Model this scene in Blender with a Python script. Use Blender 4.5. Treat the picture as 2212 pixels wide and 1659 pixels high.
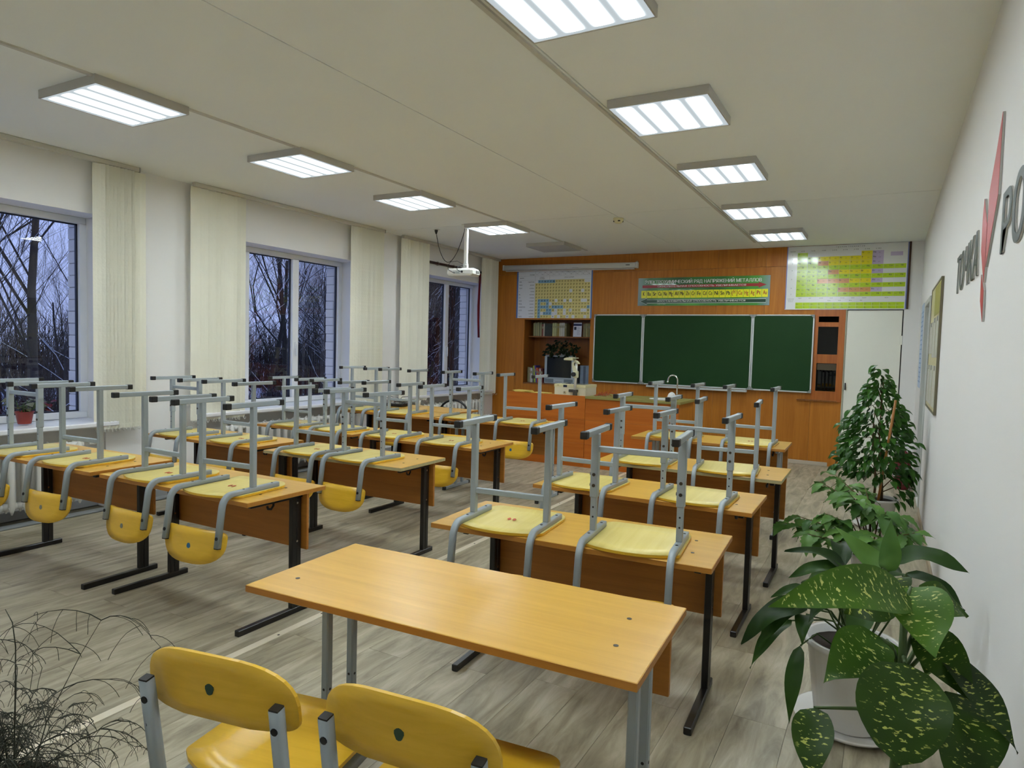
import bpy, math, random
import numpy as np
from mathutils import Vector, Matrix
R = math.radians
PI = math.pi
scene = bpy.context.scene
COL = scene.collection
for _o in list(bpy.data.objects):
    bpy.data.objects.remove(_o, do_unlink=True)

# ------------------------------------------------------------------ camera
CAM_Z = 1.4159
YAW, PITCH, ROLL = -0.5051, -0.0554, 0.0275
cam_d = bpy.data.cameras.new('camera')
cam = bpy.data.objects.new('camera', cam_d)
COL.objects.link(cam)
_f = Vector((math.sin(YAW) * math.cos(PITCH), math.cos(YAW) * math.cos(PITCH), math.sin(PITCH)))
_r = Vector((math.cos(YAW), -math.sin(YAW), 0))
_u = _r.cross(_f)
_r2 = _r * math.cos(ROLL) + _u * math.sin(ROLL)
_u2 = -_r * math.sin(ROLL) + _u * math.cos(ROLL)
_m = Matrix((( _r2.x, _u2.x, -_f.x, 0), (_r2.y, _u2.y, -_f.y, 0), (_r2.z, _u2.z, -_f.z, CAM_Z), (0, 0, 0, 1)))
cam.matrix_world = _m
cam_d.sensor_fit = 'HORIZONTAL'
cam_d.sensor_width = 36
cam_d.lens = 1460.02 / 2212 * 36
cam_d.clip_start = 0.05
cam_d.clip_end = 400
scene.camera = cam

# ------------------------------------------------------------------ sky (dusk) and exposure
world = bpy.data.worlds.new('dusk_sky')
scene.world = world
world.use_nodes = True
_nt = world.node_tree
_nt.nodes.clear()
_out = _nt.nodes.new('ShaderNodeOutputWorld')
_bg = _nt.nodes.new('ShaderNodeBackground')
_tc = _nt.nodes.new('ShaderNodeTexCoord')
_sx = _nt.nodes.new('ShaderNodeSeparateXYZ')
_rp = _nt.nodes.new('ShaderNodeValToRGB')
_rp.color_ramp.elements[0].position = 0.0
_rp.color_ramp.elements[0].color = (0.31, 0.385, 0.68, 1)
_rp.color_ramp.elements[1].position = 0.9
_rp.color_ramp.elements[1].color = (0.19, 0.28, 0.62, 1)
_nt.links.new(_tc.outputs['Generated'], _sx.inputs[0])
_nt.links.new(_sx.outputs['Z'], _rp.inputs[0])
_nt.links.new(_rp.outputs[0], _bg.inputs[0])
_bg.inputs[1].default_value = 1.6
_nt.links.new(_bg.outputs[0], _out.inputs[0])
LAMP_PEAK = 62.0
LAMP_BASE = 0.66
scene.cycles.diffuse_bounces = 9
scene.view_settings.view_transform = 'Standard'
scene.view_settings.look = 'None'
scene.view_settings.exposure = 0.0
scene.view_settings.gamma = 1.0
scene.view_settings.use_curve_mapping = False

# ------------------------------------------------------------------ room constants (metres)
XL, XR, YN, YB, ZC = -5.58, 0.32, -0.9, 9.444, 2.802
PANEL_Y = YB

# ------------------------------------------------------------------ colour and materials
def lin(h, a=1.0):
    h = h.lstrip('#')
    o = []
    for i in (0, 2, 4):
        v = int(h[i:i + 2], 16) / 255
        o.append(v / 12.92 if v <= 0.04045 else ((v + 0.055) / 1.055) ** 2.4)
    return (o[0], o[1], o[2], a)

MATS = {}
def pbr(name, col, rough=0.5, metal=0.0, spec=0.5, coat=0.0, bump=None, var=None, emit=None, alpha=None, trans=0.0):
    """procedural principled material; var=(scale, amount) colour mottling, bump=(scale, strength)"""
    if name in MATS:
        return MATS[name]
    m = bpy.data.materials.new(name)
    m.use_nodes = True
    nt = m.node_tree
    b = nt.nodes['Principled BSDF']
    c = lin(col) if isinstance(col, str) else col
    b.inputs['Base Color'].default_value = c
    b.inputs['Roughness'].default_value = rough
    b.inputs['Metallic'].default_value = metal
    b.inputs['Specular IOR Level'].default_value = spec
    b.inputs['Coat Weight'].default_value = coat
    b.inputs['Coat Roughness'].default_value = 0.12
    if trans:
        b.inputs['Transmission Weight'].default_value = trans
    m.diffuse_color = c
    if var or bump:
        tc = nt.nodes.new('ShaderNodeTexCoord')
    if var:
        n = nt.nodes.new('ShaderNodeTexNoise')
        n.inputs['Scale'].default_value = var[0]
        n.inputs['Detail'].default_value = 4
        nt.links.new(tc.outputs['Object'], n.inputs['Vector'])
        mx = nt.nodes.new('ShaderNodeMix')
        mx.data_type = 'RGBA'
        k = var[1]
        mx.inputs[6].default_value = (c[0] * (1 - k), c[1] * (1 - k), c[2] * (1 - k), 1)
        mx.inputs[7].default_value = (min(1, c[0] * (1 + k)), min(1, c[1] * (1 + k)), min(1, c[2] * (1 + k)), 1)
        nt.links.new(n.outputs[0], mx.inputs[0])
        nt.links.new(mx.outputs[2], b.inputs['Base Color'])
    if bump:
        n2 = nt.nodes.new('ShaderNodeTexNoise')
        n2.inputs['Scale'].default_value = bump[0]
        n2.inputs['Detail'].default_value = 3
        nt.links.new(tc.outputs['Object'], n2.inputs['Vector'])
        bp = nt.nodes.new('ShaderNodeBump')
        bp.inputs['Strength'].default_value = bump[1]
        bp.inputs['Distance'].default_value = 0.01
        nt.links.new(n2.outputs[0], bp.inputs['Height'])
        nt.links.new(bp.outputs[0], b.inputs['Normal'])
    MATS[name] = m
    return m

def wood(name, c1, c2, axis='x', stretch=None, rough=0.35, scale=1.0, spec=0.5, coat=0.0, rnd=0.0, contrast=(0.3, 0.7), c3=None):
    """veneer: noise stretched along one object axis; rnd shifts each object's tone"""
    if name in MATS:
        return MATS[name]
    m = bpy.data.materials.new(name)
    m.use_nodes = True
    nt = m.node_tree
    b = nt.nodes['Principled BSDF']
    tc = nt.nodes.new('ShaderNodeTexCoord')
    mp = nt.nodes.new('ShaderNodeMapping')
    s = {'x': (0.7, 14, 14), 'y': (14, 0.7, 14), 'z': (14, 14, 0.7)}[axis]
    s = stretch or s
    mp.inputs['Scale'].default_value = tuple(v * scale for v in s)
    oi = nt.nodes.new('ShaderNodeObjectInfo')
    ml = nt.nodes.new('ShaderNodeMath')
    ml.operation = 'MULTIPLY'
    ml.inputs[1].default_value = 37.0
    cx = nt.nodes.new('ShaderNodeCombineXYZ')
    nt.links.new(oi.outputs['Random'], ml.inputs[0])
    for i in range(3):
        nt.links.new(ml.outputs[0], cx.inputs[i])
    nt.links.new(cx.outputs[0], mp.inputs['Location'])
    nt.links.new(tc.outputs['Object'], mp.inputs['Vector'])
    n = nt.nodes.new('ShaderNodeTexNoise')
    n.inputs['Scale'].default_value = 2.2
    n.inputs['Detail'].default_value = 7
    n.inputs['Roughness'].default_value = 0.62
    n.inputs['Distortion'].default_value = 0.6
    nt.links.new(mp.outputs[0], n.inputs['Vector'])
    rp = nt.nodes.new('ShaderNodeValToRGB')
    e = rp.color_ramp.elements
    e[0].position, e[1].position = contrast
    e[0].color = lin(c1)
    e[1].color = lin(c2)
    if c3:
        e3 = rp.color_ramp.elements.new((contrast[0] + contrast[1]) / 2)
        e3.color = lin(c3)
    nt.links.new(n.outputs[0], rp.inputs[0])
    src = rp.outputs[0]
    if rnd:
        hv = nt.nodes.new('ShaderNodeHueSaturation')
        mr = nt.nodes.new('ShaderNodeMapRange')
        mr.inputs[3].default_value = 1 - rnd
        mr.inputs[4].default_value = 1 + rnd
        nt.links.new(oi.outputs['Random'], mr.inputs[0])
        nt.links.new(mr.outputs[0], hv.inputs['Value'])
        nt.links.new(src, hv.inputs['Color'])
        src = hv.outputs[0]
    nt.links.new(src, b.inputs['Base Color'])
    b.inputs['Roughness'].default_value = rough
    b.inputs['Specular IOR Level'].default_value = spec
    b.inputs['Coat Weight'].default_value = coat
    b.inputs['Coat Roughness'].default_value = 0.1
    bp = nt.nodes.new('ShaderNodeBump')
    bp.inputs['Strength'].default_value = 0.06
    bp.inputs['Distance'].default_value = 0.004
    nt.links.new(n.outputs[0], bp.inputs['Height'])
    nt.links.new(bp.outputs[0], b.inputs['Normal'])
    m.diffuse_color = lin(c2)
    MATS[name] = m
    return m

def glass_mat(name, tint=(1, 1, 1, 1), rough=0.0):
    """clear pane: see-through with a Fresnel reflection of the lit room"""
    if name in MATS:
        return MATS[name]
    m = bpy.data.materials.new(name)
    m.use_nodes = True
    nt = m.node_tree
    nt.nodes.clear()
    o = nt.nodes.new('ShaderNodeOutputMaterial')
    t = nt.nodes.new('ShaderNodeBsdfTransparent')
    t.inputs[0].default_value = tint
    g = nt.nodes.new('ShaderNodeBsdfGlossy')
    g.inputs['Roughness'].default_value = rough
    fr = nt.nodes.new('ShaderNodeFresnel')
    ge = nt.nodes.new('ShaderNodeNewGeometry')
    io = nt.nodes.new('ShaderNodeMapRange')      # same reflection on either face of the thin pane
    io.inputs[3].default_value = 1.5
    io.inputs[4].default_value = 1 / 1.5
    nt.links.new(ge.outputs['Backfacing'], io.inputs[0])
    nt.links.new(io.outputs[0], fr.inputs[0])
    mx = nt.nodes.new('ShaderNodeMixShader')
    nt.links.new(fr.outputs[0], mx.inputs[0])
    nt.links.new(t.outputs[0], mx.inputs[1])
    nt.links.new(g.outputs[0], mx.inputs[2])
    nt.links.new(mx.outputs[0], o.inputs[0])
    MATS[name] = m
    return m

def lamp_mat():
    """lit prismatic diffuser: four tubes glowing through ribbed plastic"""
    m = bpy.data.materials.new('lit_prismatic_diffuser')
    m.use_nodes = True
    nt = m.node_tree
    nt.nodes.clear()
    o = nt.nodes.new('ShaderNodeOutputMaterial')
    em = nt.nodes.new('ShaderNodeEmission')
    em.inputs[0].default_value = (0.85, 0.95, 1.0, 1)
    tc = nt.nodes.new('ShaderNodeTexCoord')
    sp = nt.nodes.new('ShaderNodeSeparateXYZ')
    nt.links.new(tc.outputs['Object'], sp.inputs[0])
    def mth(op, a, b=None, c=None):
        n = nt.nodes.new('ShaderNodeMath')
        n.operation = op
        for i, v in enumerate((a, b, c)):
            if v is None:
                continue
            if isinstance(v, (int, float)):
                n.inputs[i].default_value = v
            else:
                nt.links.new(v, n.inputs[i])
        return n.outputs[0]
    # four tubes, spacing 0.13 m across x; end fade along y
    ph = mth('MULTIPLY', sp.outputs[0], 2 * PI / 0.13)
    cs = mth('MULTIPLY', mth('COSINE', mth('ADD', ph, PI)), 0.5)
    s = mth('ADD', cs, 0.5)
    s = mth('POWER', s, 2.4)
    yy = mth('ABSOLUTE', sp.outputs[1])
    endf = mth('SUBTRACT', 1.0, mth('SMOOTH_MAX', 0.0, mth('MULTIPLY', mth('SUBTRACT', yy, 0.215), 28.0), 0.3))
    endf = mth('MAXIMUM', endf, 0.0)
    xx = mth('ABSOLUTE', sp.outputs[0])
    inx = mth('LESS_THAN', xx, 0.262)
    s = mth('MULTIPLY', mth('MULTIPLY', s, endf), inx)
    rib = mth('ADD', 0.94, mth('MULTIPLY', mth('SINE', mth('MULTIPLY', sp.outputs[1], 2 * PI / 0.008)), 0.06))
    st = mth('ADD', mth('MULTIPLY', s, LAMP_PEAK), mth('MULTIPLY', rib, LAMP_BASE))
    nt.links.new(st, em.inputs[1])
    nt.links.new(em.outputs[0], o.inputs[0])
    return m

M = {}
M['wall'] = pbr('painted_wall_white', '#e6e5e3', 0.75, var=(1.3, 0.025), bump=(220, 0.05))
M['reveal'] = pbr('window_reveal_white', '#d9dce2', 0.7)
M['ceil'] = pbr('ceiling_board_white', '#f2f5f3', 0.85, var=(1.1, 0.02), bump=(300, 0.06))
M['ceil_gap'] = pbr('ceiling_joint_grey', '#77736a', 0.9)
M['trim_white'] = pbr('white_cover_strip', '#c9c6bd', 0.6)
M['plank'] = wood('grey_oak_plank', '#6d6554', '#c0b7a4', 'y', stretch=(9, 1.5, 9), rough=0.45, scale=0.8, rnd=0.08, contrast=(0.25, 0.75), c3='#a0977f')
M['floor_base'] = pbr('plank_joint_dark', '#57503f', 0.8)
M['strip'] = pbr('beige_floor_strip', '#d9cfb9', 0.45, var=(6, 0.05))
M['screw'] = pbr('screw_steel', '#4a443c', 0.4, metal=0.7)
M['beech'] = wood('beech_desk_laminate', '#c99838', '#dcad4b', 'x', rough=0.3, scale=1.0, rnd=0.05, contrast=(0.25, 0.75))
M['beech_edge'] = wood('beech_edge_band', '#a86f26', '#b97d30', 'x', rough=0.45, scale=1.0, rnd=0.05)
M['beech_light_edge'] = wood('worn_pale_edge_band', '#9c9368', '#b9ac7c', 'x', rough=0.6, scale=3.0, rnd=0.05)
M['modesty'] = wood('brown_modesty_panel', '#9c6220', '#b3752c', 'x', rough=0.5, scale=1.0, rnd=0.05)
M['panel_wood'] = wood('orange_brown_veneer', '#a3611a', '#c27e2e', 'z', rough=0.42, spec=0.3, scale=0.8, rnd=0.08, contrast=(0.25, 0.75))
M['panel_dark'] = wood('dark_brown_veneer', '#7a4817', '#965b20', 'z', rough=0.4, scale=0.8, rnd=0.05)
M['demo_wood'] = wood('reddish_demo_desk_veneer', '#a8561a', '#c26e24', 'x', rough=0.5, spec=0.25, scale=0.7, rnd=0.06, contrast=(0.2, 0.8))
M['seat_under'] = wood('pale_plywood_underside', '#d0bb62', '#dcca7a', 'y', rough=0.42, scale=0.8, rnd=0.05)
M['ply'] = wood('yellow_plywood_varnish', '#d8aa27', '#e8ba3b', 'x', rough=0.28, scale=1.2, rnd=0.04)
M['grey_metal'] = pbr('grey_painted_steel', '#98a1a5', 0.35, spec=0.5, var=(8, 0.04))
M['black_metal'] = pbr('black_painted_steel', '#15110f', 0.35, spec=0.5)
M['black_plastic'] = pbr('black_plastic', '#131211', 0.5)
M['white_plastic'] = pbr('white_plastic', '#dcdcd6', 0.4)
M['pvc'] = pbr('white_pvc_frame', '#e2e4e8', 0.35)
M['gasket'] = pbr('dark_window_gasket', '#1b1e2a', 0.6)
M['sill'] = pbr('white_window_sill', '#e6e6e8', 0.3)
M['glass'] = glass_mat('window_glass')
M['blind'] = pbr('cream_blind_fabric', '#e6e4d4', 0.8, bump=(40, 0.25), var=(5, 0.03))
M['radiator'] = pbr('white_enamel_radiator', '#dcdbd6', 0.35)
M['chrome'] = pbr('chrome', '#d8d8d8', 0.12, metal=1.0)
M['alu'] = pbr('aluminium_frame', '#cfd3d2', 0.4, metal=0.3)
M['board_green'] = pbr('green_chalkboard', '#1d3d1d', 0.6, spec=0.2, var=(3, 0.12))
M['red'] = pbr('sign_red', '#b8383a', 0.45)
M['sign_green'] = pbr('sign_dark_green', '#333d36', 0.5)
M['sign_edge'] = pbr('sign_pale_edge', '#b4b3ae', 0.5)
M['snow'] = pbr('snow', '#c8ccd8', 0.9)
M['bark'] = pbr('dark_bark', '#2c2421', 0.9)
M['bark_red'] = pbr('reddish_twigs', '#3a2523', 0.9)
M['silicate'] = pbr('white_silicate_brick', '#d6d4cf', 0.9, var=(12, 0.12), bump=(90, 0.3))
M['mortar'] = pbr('mortar_grey', '#9b9995', 0.95)
M['pot_white'] = pbr('white_glazed_pot', '#dcdad6', 0.25)
M['soil'] = pbr('dark_soil', '#2a1d12', 0.95)
M['stem'] = pbr('green_stem', '#3d5320', 0.55)
M['stake'] = wood('wooden_stake', '#8a5a22', '#a87030', 'z')
M['bark_twig'] = pbr('brown_stem', '#5a4426', 0.8)

# parts that gather marks too small to pick apart one by one
TINY = {'bolt', 'bolt_hole', 'screw_head', 'lettering', 'white_lettering', 'black_symbols', 'red_symbols', 'green_cells', 'yellow_cells', 'salmon_cells', 'lilac_cells', 'blue_cells', 'yellow_squares', 'grid_lines',
        'blue_border', 'violet_edge', 'text_lines', 'socket', 'vent', 'button', 'printed_mark', 'corner_piece', 'petioles', 'stalks', 'gasket', 'bead_chain', 'inner_foliage', 'twigs', 'stripe', 'wall_bracket', 'bracket', 'mortar_bed', 'red_stamp'}
# ------------------------------------------------------------------ mesh helpers
class MB:
    def __init__(self):
        self.v, self.f, self.s, self.mi = [], [], [], []
        self.cur = 0
    def add(self, vs, fs, smooth=False):
        o = len(self.v)
        self.v += [tuple(p) for p in vs]
        for f in fs:
            self.f.append(tuple(i + o for i in f))
            self.s.append(smooth)
            self.mi.append(self.cur)
        return self
    def box(self, x0, x1, y0, y1, z0, z1, bev=0.0):
        if bev <= 0:
            vs = [(x, y, z) for z in (z0, z1) for y in (y0, y1) for x in (x0, x1)]
            fs = [(0, 2, 3, 1), (4, 5, 7, 6), (0, 1, 5, 4), (2, 6, 7, 3), (0, 4, 6, 2), (1, 3, 7, 5)]
            return self.add(vs, fs)
        b = min(bev, (x1 - x0) / 2.01, (y1 - y0) / 2.01, (z1 - z0) / 2.01)
        vs, idx = [], {}
        for sx in (0, 1):
            for sy in (0, 1):
                for sz in (0, 1):
                    X, Y, Z = (x0, x1)[sx], (y0, y1)[sy], (z0, z1)[sz]
                    dx, dy, dz = (b, -b)[sx], (b, -b)[sy], (b, -b)[sz]
                    idx[sx, sy, sz, 0] = len(vs); vs.append((X, Y + dy, Z + dz))
                    idx[sx, sy, sz, 1] = len(vs); vs.append((X + dx, Y, Z + dz))
                    idx[sx, sy, sz, 2] = len(vs); vs.append((X + dx, Y + dy, Z))
        fs = []
        for a in range(3):
            for sd in (0, 1):
                q = []
                for (p, r) in ((0, 0), (1, 0), (1, 1), (0, 1)):
                    k = [0, 0, 0]
                    k[a] = sd
                    k[(a + 1) % 3] = p
                    k[(a + 2) % 3] = r
                    q.append(idx[k[0], k[1], k[2], a])
                fs.append(tuple(q if sd else q[::-1]))
        for a in range(3):
            b1, c1 = (a + 1) % 3, (a + 2) % 3
            for p in (0, 1):
                for r in (0, 1):
                    k0, k1 = [0, 0, 0], [0, 0, 0]
                    k0[b1] = k1[b1] = p
                    k0[c1] = k1[c1] = r
                    k1[a] = 1
                    q = [idx[(*k0, b1)], idx[(*k1, b1)], idx[(*k1, c1)], idx[(*k0, c1)]]
                    fs.append(tuple(q if (p == r) == False else q[::-1]))
        for sx in (0, 1):
            for sy in (0, 1):
                for sz in (0, 1):
                    q = [idx[sx, sy, sz, 0], idx[sx, sy, sz, 1], idx[sx, sy, sz, 2]]
                    fs.append(tuple(q if (sx + sy + sz) % 2 == 1 else q[::-1]))
        return self.add(vs, fs)
    def tube(self, path, r, n=8, cap=True, smooth=True, ref=None, sq=None, taper=None):
        """sweep a circle (or rounded square when sq=True) along a polyline"""
        P = [Vector(p) for p in path]
        vs, fs = [], []
        up = Vector(ref) if ref else None
        prev = None
        for i, p in enumerate(P):
            d = (P[min(i + 1, len(P) - 1)] - P[max(i - 1, 0)])
            if d.length < 1e-9:
                d = Vector((0, 0, 1))
            d.normalize()
            if prev is None:
                a = up if up else (Vector((0, 0, 1)) if abs(d.z) < 0.9 else Vector((1, 0, 0)))
                x = (a - d * a.dot(d)).normalized()
            else:
                x = (prev - d * prev.dot(d))
                x = x.normalized() if x.length > 1e-6 else d.orthogonal().normalized()
            prev = x
            y = d.cross(x)
            rr = r[i] if isinstance(r, (list, tuple)) else r
            for k in range(n):
                t = 2 * PI * k / n + (PI / n if sq else 0)
                if sq:
                    c, s = math.cos(t), math.sin(t)
                    w = 1 / max(abs(c), abs(s)) * 0.94
                    w = min(w, 1.30)
                    vs.append(p + (x * c + y * s) * rr * w)
                else:
                    vs.append(p + (x * math.cos(t) + y * math.sin(t)) * rr)
        for i in range(len(P) - 1):
            for k in range(n):
                a, b2 = i * n + k, i * n + (k + 1) % n
                fs.append((a, b2, b2 + n, a + n))
        self.add(vs, fs, smooth)
        if cap:
            o = len(self.v) - len(vs)
            self.f.append(tuple(o + k for k in range(n))[::-1]); self.s.append(False); self.mi.append(self.cur)
            e = o + (len(P) - 1) * n
            self.f.append(tuple(e + k for k in range(n))); self.s.append(False); self.mi.append(self.cur)
        return self
    def lathe(self, prof, c=(0, 0, 0), n=24, smooth=True):
        vs, fs = [], []
        for (r, z) in prof:
            for k in range(n):
                t = 2 * PI * k / n
                vs.append((c[0] + r * math.cos(t), c[1] + r * math.sin(t), c[2] + z))
        for i in range(len(prof) - 1):
            for k in range(n):
                a, b2 = i * n + k, i * n + (k + 1) % n
                fs.append((a, b2, b2 + n, a + n))
        if prof[0][0] > 1e-6:
            fs.append(tuple(range(n))[::-1])
        if prof[-1][0] > 1e-6:
            e = (len(prof) - 1) * n
            fs.append(tuple(e + k for k in range(n)))
        return self.add(vs, fs, smooth)
    def prism(self, poly, axis, a0, a1, smooth=False):
        """extrude a 2-D polygon along an axis: 'x' -> (y,z) poly, 'y' -> (x,z), 'z' -> (x,y)"""
        def p3(p, a):
            return {'x': (a, p[0], p[1]), 'y': (p[0], a, p[1]), 'z': (p[0], p[1], a)}[axis]
        n = len(poly)
        vs = [p3(p, a0) for p in poly] + [p3(p, a1) for p in poly]
        fs = [tuple(range(n))[::-1], tuple(range(n, 2 * n))]
        fs += [(i, (i + 1) % n, (i + 1) % n + n, i + n) for i in range(n)]
        return self.add(vs, fs, smooth)
    def disc(self, c, nrm, r, th=0.003, n=12):
        nrm = Vector(nrm).normalized()
        c = Vector(c)
        return self.tube([c, c + nrm * th], r, n=n, smooth=False)
    def mesh(self, name, mats):
        me = bpy.data.meshes.new(name)
        me.from_pydata(self.v, [], self.f)
        if not isinstance(mats, (list, tuple)):
            mats = [mats]
        for m in mats:
            me.materials.append(m)
        me.polygons.foreach_set('use_smooth', self.s)
        if len(mats) > 1:
            me.polygons.foreach_set('material_index', self.mi)
        me.update()
        return me
    def build(self, name, mats, parent=None, loc=None, rot=None):
        return link(name, self.mesh(name, mats), parent, loc, rot)

def link(name, me, parent=None, loc=None, rot=None):
    o = bpy.data.objects.new(name, me)
    COL.objects.link(o)
    if parent is not None:
        o.parent = parent
    if name in TINY:
        o['kind'] = 'stuff'
    if loc is not None:
        o.location = loc
    if rot is not None:
        o.rotation_euler = rot
    return o

def tag(o, label=None, cat=None, group=None, kind=None):
    if label: o['label'] = label
    if cat: o['category'] = cat
    if group: o['group'] = group
    if kind: o['kind'] = kind
    return o

def thing(name, label, cat, loc=(0, 0, 0), rot=(0, 0, 0), group=None, kind=None):
    o = bpy.data.objects.new(name, None)
    o.empty_display_size = 0.1
    COL.objects.link(o)
    o.location = loc
    o.rotation_euler = rot
    return tag(o, label, cat, group, kind)

def copy_tree(o, parent=None):
    c = o.copy()
    COL.objects.link(c)
    c.parent = parent
    for ch in o.children:
        copy_tree(ch, c)
    return c

def struct(name, mb, mat, label=None):
    o = mb.build(name, mat)
    o['kind'] = 'structure'
    if label: o['label'] = label
    return o

def bx(name, mat, x0, x1, y0, y1, z0, z1, parent=None, bev=0.0):
    """a box object whose origin is its own centre (so object textures and copies behave)"""
    cx, cy, cz = (x0 + x1) / 2, (y0 + y1) / 2, (z0 + z1) / 2
    mb = MB().box(x0 - cx, x1 - cx, y0 - cy, y1 - cy, z0 - cz, z1 - cz, bev)
    return mb.build(name, mat, parent, (cx, cy, cz))

# ---- lettering: glyph outlines from the built-in font, turned into flat meshes
_GL = {}
_fc = bpy.data.curves.new('glyph_source', 'FONT')
_fc.resolution_u = 3
_fo = bpy.data.objects.new('glyph_source', _fc)
COL.objects.link(_fo)
def glyph(ch, bold=0.0):
    key = ch
    if key not in _GL and ch == 'ф':              # this letter has no usable outline: a round letter crossed by a bar
        vs, fs, x0, x1 = glyph('о')
        n, xm = len(vs), (x0 + x1) / 2
        _GL[key] = (vs + [(xm - 0.035, -0.2), (xm + 0.035, -0.2), (xm + 0.035, 0.72), (xm - 0.035, 0.72)], fs + [(n, n + 1, n + 2, n + 3)], x0, x1)
    if key not in _GL:
        _fc.body = ch
        _fc.offset = 0.0
        bpy.context.view_layer.update()
        me = bpy.data.meshes.new_from_object(_fo.evaluated_get(bpy.context.evaluated_depsgraph_get()))
        vs = [(v.co.x, v.co.y) for v in me.vertices]
        fs = [tuple(p.vertices) for p in me.polygons]
        bpy.data.meshes.remove(me)
        x0 = min((p[0] for p in vs), default=0.0)
        x1 = max((p[0] for p in vs), default=0.25)
        _GL[key] = (vs, fs, x0, x1)
    return _GL[key]

def text(mb, s, x, z, h, put, width=None, align='l', bold=0.0, gap=0.09):
    """write s into mb; put(u, v) maps the sheet's coordinates to 3-D; h = capital height"""
    k = h / 0.73
    items, cur = [], 0.0
    for ch in s:
        if ch == ' ':
            cur += 0.3
            continue
        vs, fs, x0, x1 = glyph(ch, bold)
        items.append((vs, fs, cur - x0))
        cur += (x1 - x0) + gap
    tot = max(cur - gap, 1e-6)
    kx = k if width is None else width / tot
    off = {'l': 0, 'c': -tot * kx / 2, 'r': -tot * kx}[align]
    for vs, fs, o in items:
        for q, sh in enumerate((-bold, bold, 0) if bold > 0.012 else (0,)):      # heavier strokes: the outline repeated a hair to each side
            ps_ = [put(x + off + (p[0] + o + sh) * kx, z + p[1] * k) for p in vs]
            mb.add([(p[0], p[1] - 0.00025 * q, p[2]) for p in ps_], fs)

for _ch in sorted(set('РМН-гидроксидтраульфамбцнсеOHN3S4IBrlP2Ciкатионыслыьовя' + 'HKNaBCMgSrAlFeZniouPbpктроэхчяёжзйшщюъ()0123456789.')):
    glyph(_ch, 0.0)

# ================================================================== THE SETTING
# ---- floor: printed-oak planks laid along the room
fl = struct('floor', MB().box(XL - 0.2, XR, YN, YB + 0.4, -0.08, -0.0045), M['floor_base'], 'grey-brown oak-look plank floor of the classroom')
PW, PL = 0.197, 1.29
_pm = {}
rng = random.Random(4)
nc = int((XR - XL) / PW) + 1
for i in range(nc):
    x0 = XL - 0.0 + i * PW
    x1 = min(x0 + PW, XR)
    if x1 - x0 < 0.02:
        continue
    y = YN - (i * 0.47 % 1.0) * PL
    while y < YB:
        a, b2 = max(y, YN), min(y + PL, YB)
        y += PL
        if b2 - a < 0.05:
            continue
        key = (round(x1 - x0, 3), round(b2 - a, 3))
        if key not in _pm:
            w, l = key
            _pm[key] = MB().box(-w / 2 + 0.0007, w / 2 - 0.0007, -l / 2 + 0.0007, l / 2 - 0.0007, -0.006, 0.0).mesh('plank', M['plank'])
        link('plank', _pm[key], fl, ((x0 + x1) / 2, (a + b2) / 2, 0))

# strip screwed over the joint of the floor covering
st = struct('trim_1', MB().box(-0.021, 0.021, -5.2, 5.2, 0.0, 0.003), M['strip'], 'pale threshold strip screwed along the floor between the desk rows')
st.location = (-2.518, 4.25, 0)
st.rotation_euler = (0, 0, 0.0125)
_sm = MB().disc((0, 0, 0), (0, 0, 1), 0.006, 0.0012, 8).mesh('screw', M['screw'])
for k in range(34):
    link('screw', _sm, st, (0.006 * (-1) ** k, -5.0 + k * 0.3, 0.0028))

# ---- ceiling: boards with open joints
ce = struct('ceiling', MB().box(XL - 0.3, XR + 0.3, YN - 0.2, YB + 0.5, ZC + 0.012, ZC + 0.12), M['ceil_gap'], 'off-white boarded ceiling with open joints')
cxs = [XL, -3.80, -2.535, -1.487, XR]
cys = [YN, 6.64, YB]
for i in range(4):
    for j in range(2):
        g = 0.0042
        bx('panel', M['ceil'], cxs[i] + (g if i else 0), cxs[i + 1] - (g if i < 3 else 0), cys[j] + (1.3 * g if j else 0), cys[j + 1] - (1.3 * g if j < 1 else 0), ZC, ZC + 0.014, ce)
for n_, x_ in ((2, -3.775), (3, -1.515)):
    o = struct('trim_%d' % n_, MB().box(x_ - 0.012, x_ + 0.012, YN, 8.9, ZC - 0.011, ZC + 0.001), M['trim_white'],
               'thin cable strip on the ceiling beside the %s lamps' % ('window-side' if n_ == 2 else 'wall-side'))

# ---- left wall with three windows, lower part set back behind the radiators
WY = [(1.08, 3.22), (4.08, 6.22), (7.06, 9.20)]
WZ0, WZ1 = 0.70, 2.376
XO = -5.95
wl = MB()
ys = [YN - 0.2]
for a, b2 in WY:
    wl.box(XO, XL, ys[-1], a, 0, ZC + 0.01)
    wl.box(XO, XL, a, b2, WZ1, ZC + 0.01)
    wl.box(XO, XL - 0.13, a, b2, 0, WZ0)
    ys.append(b2)
wl.box(XO, XL, ys[-1], YB + 0.4, 0, ZC + 0.01)
# thin picture-rail ledge above the openings
wall_left = struct('wall_left', wl, M['wall'], 'white painted window wall')
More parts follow.
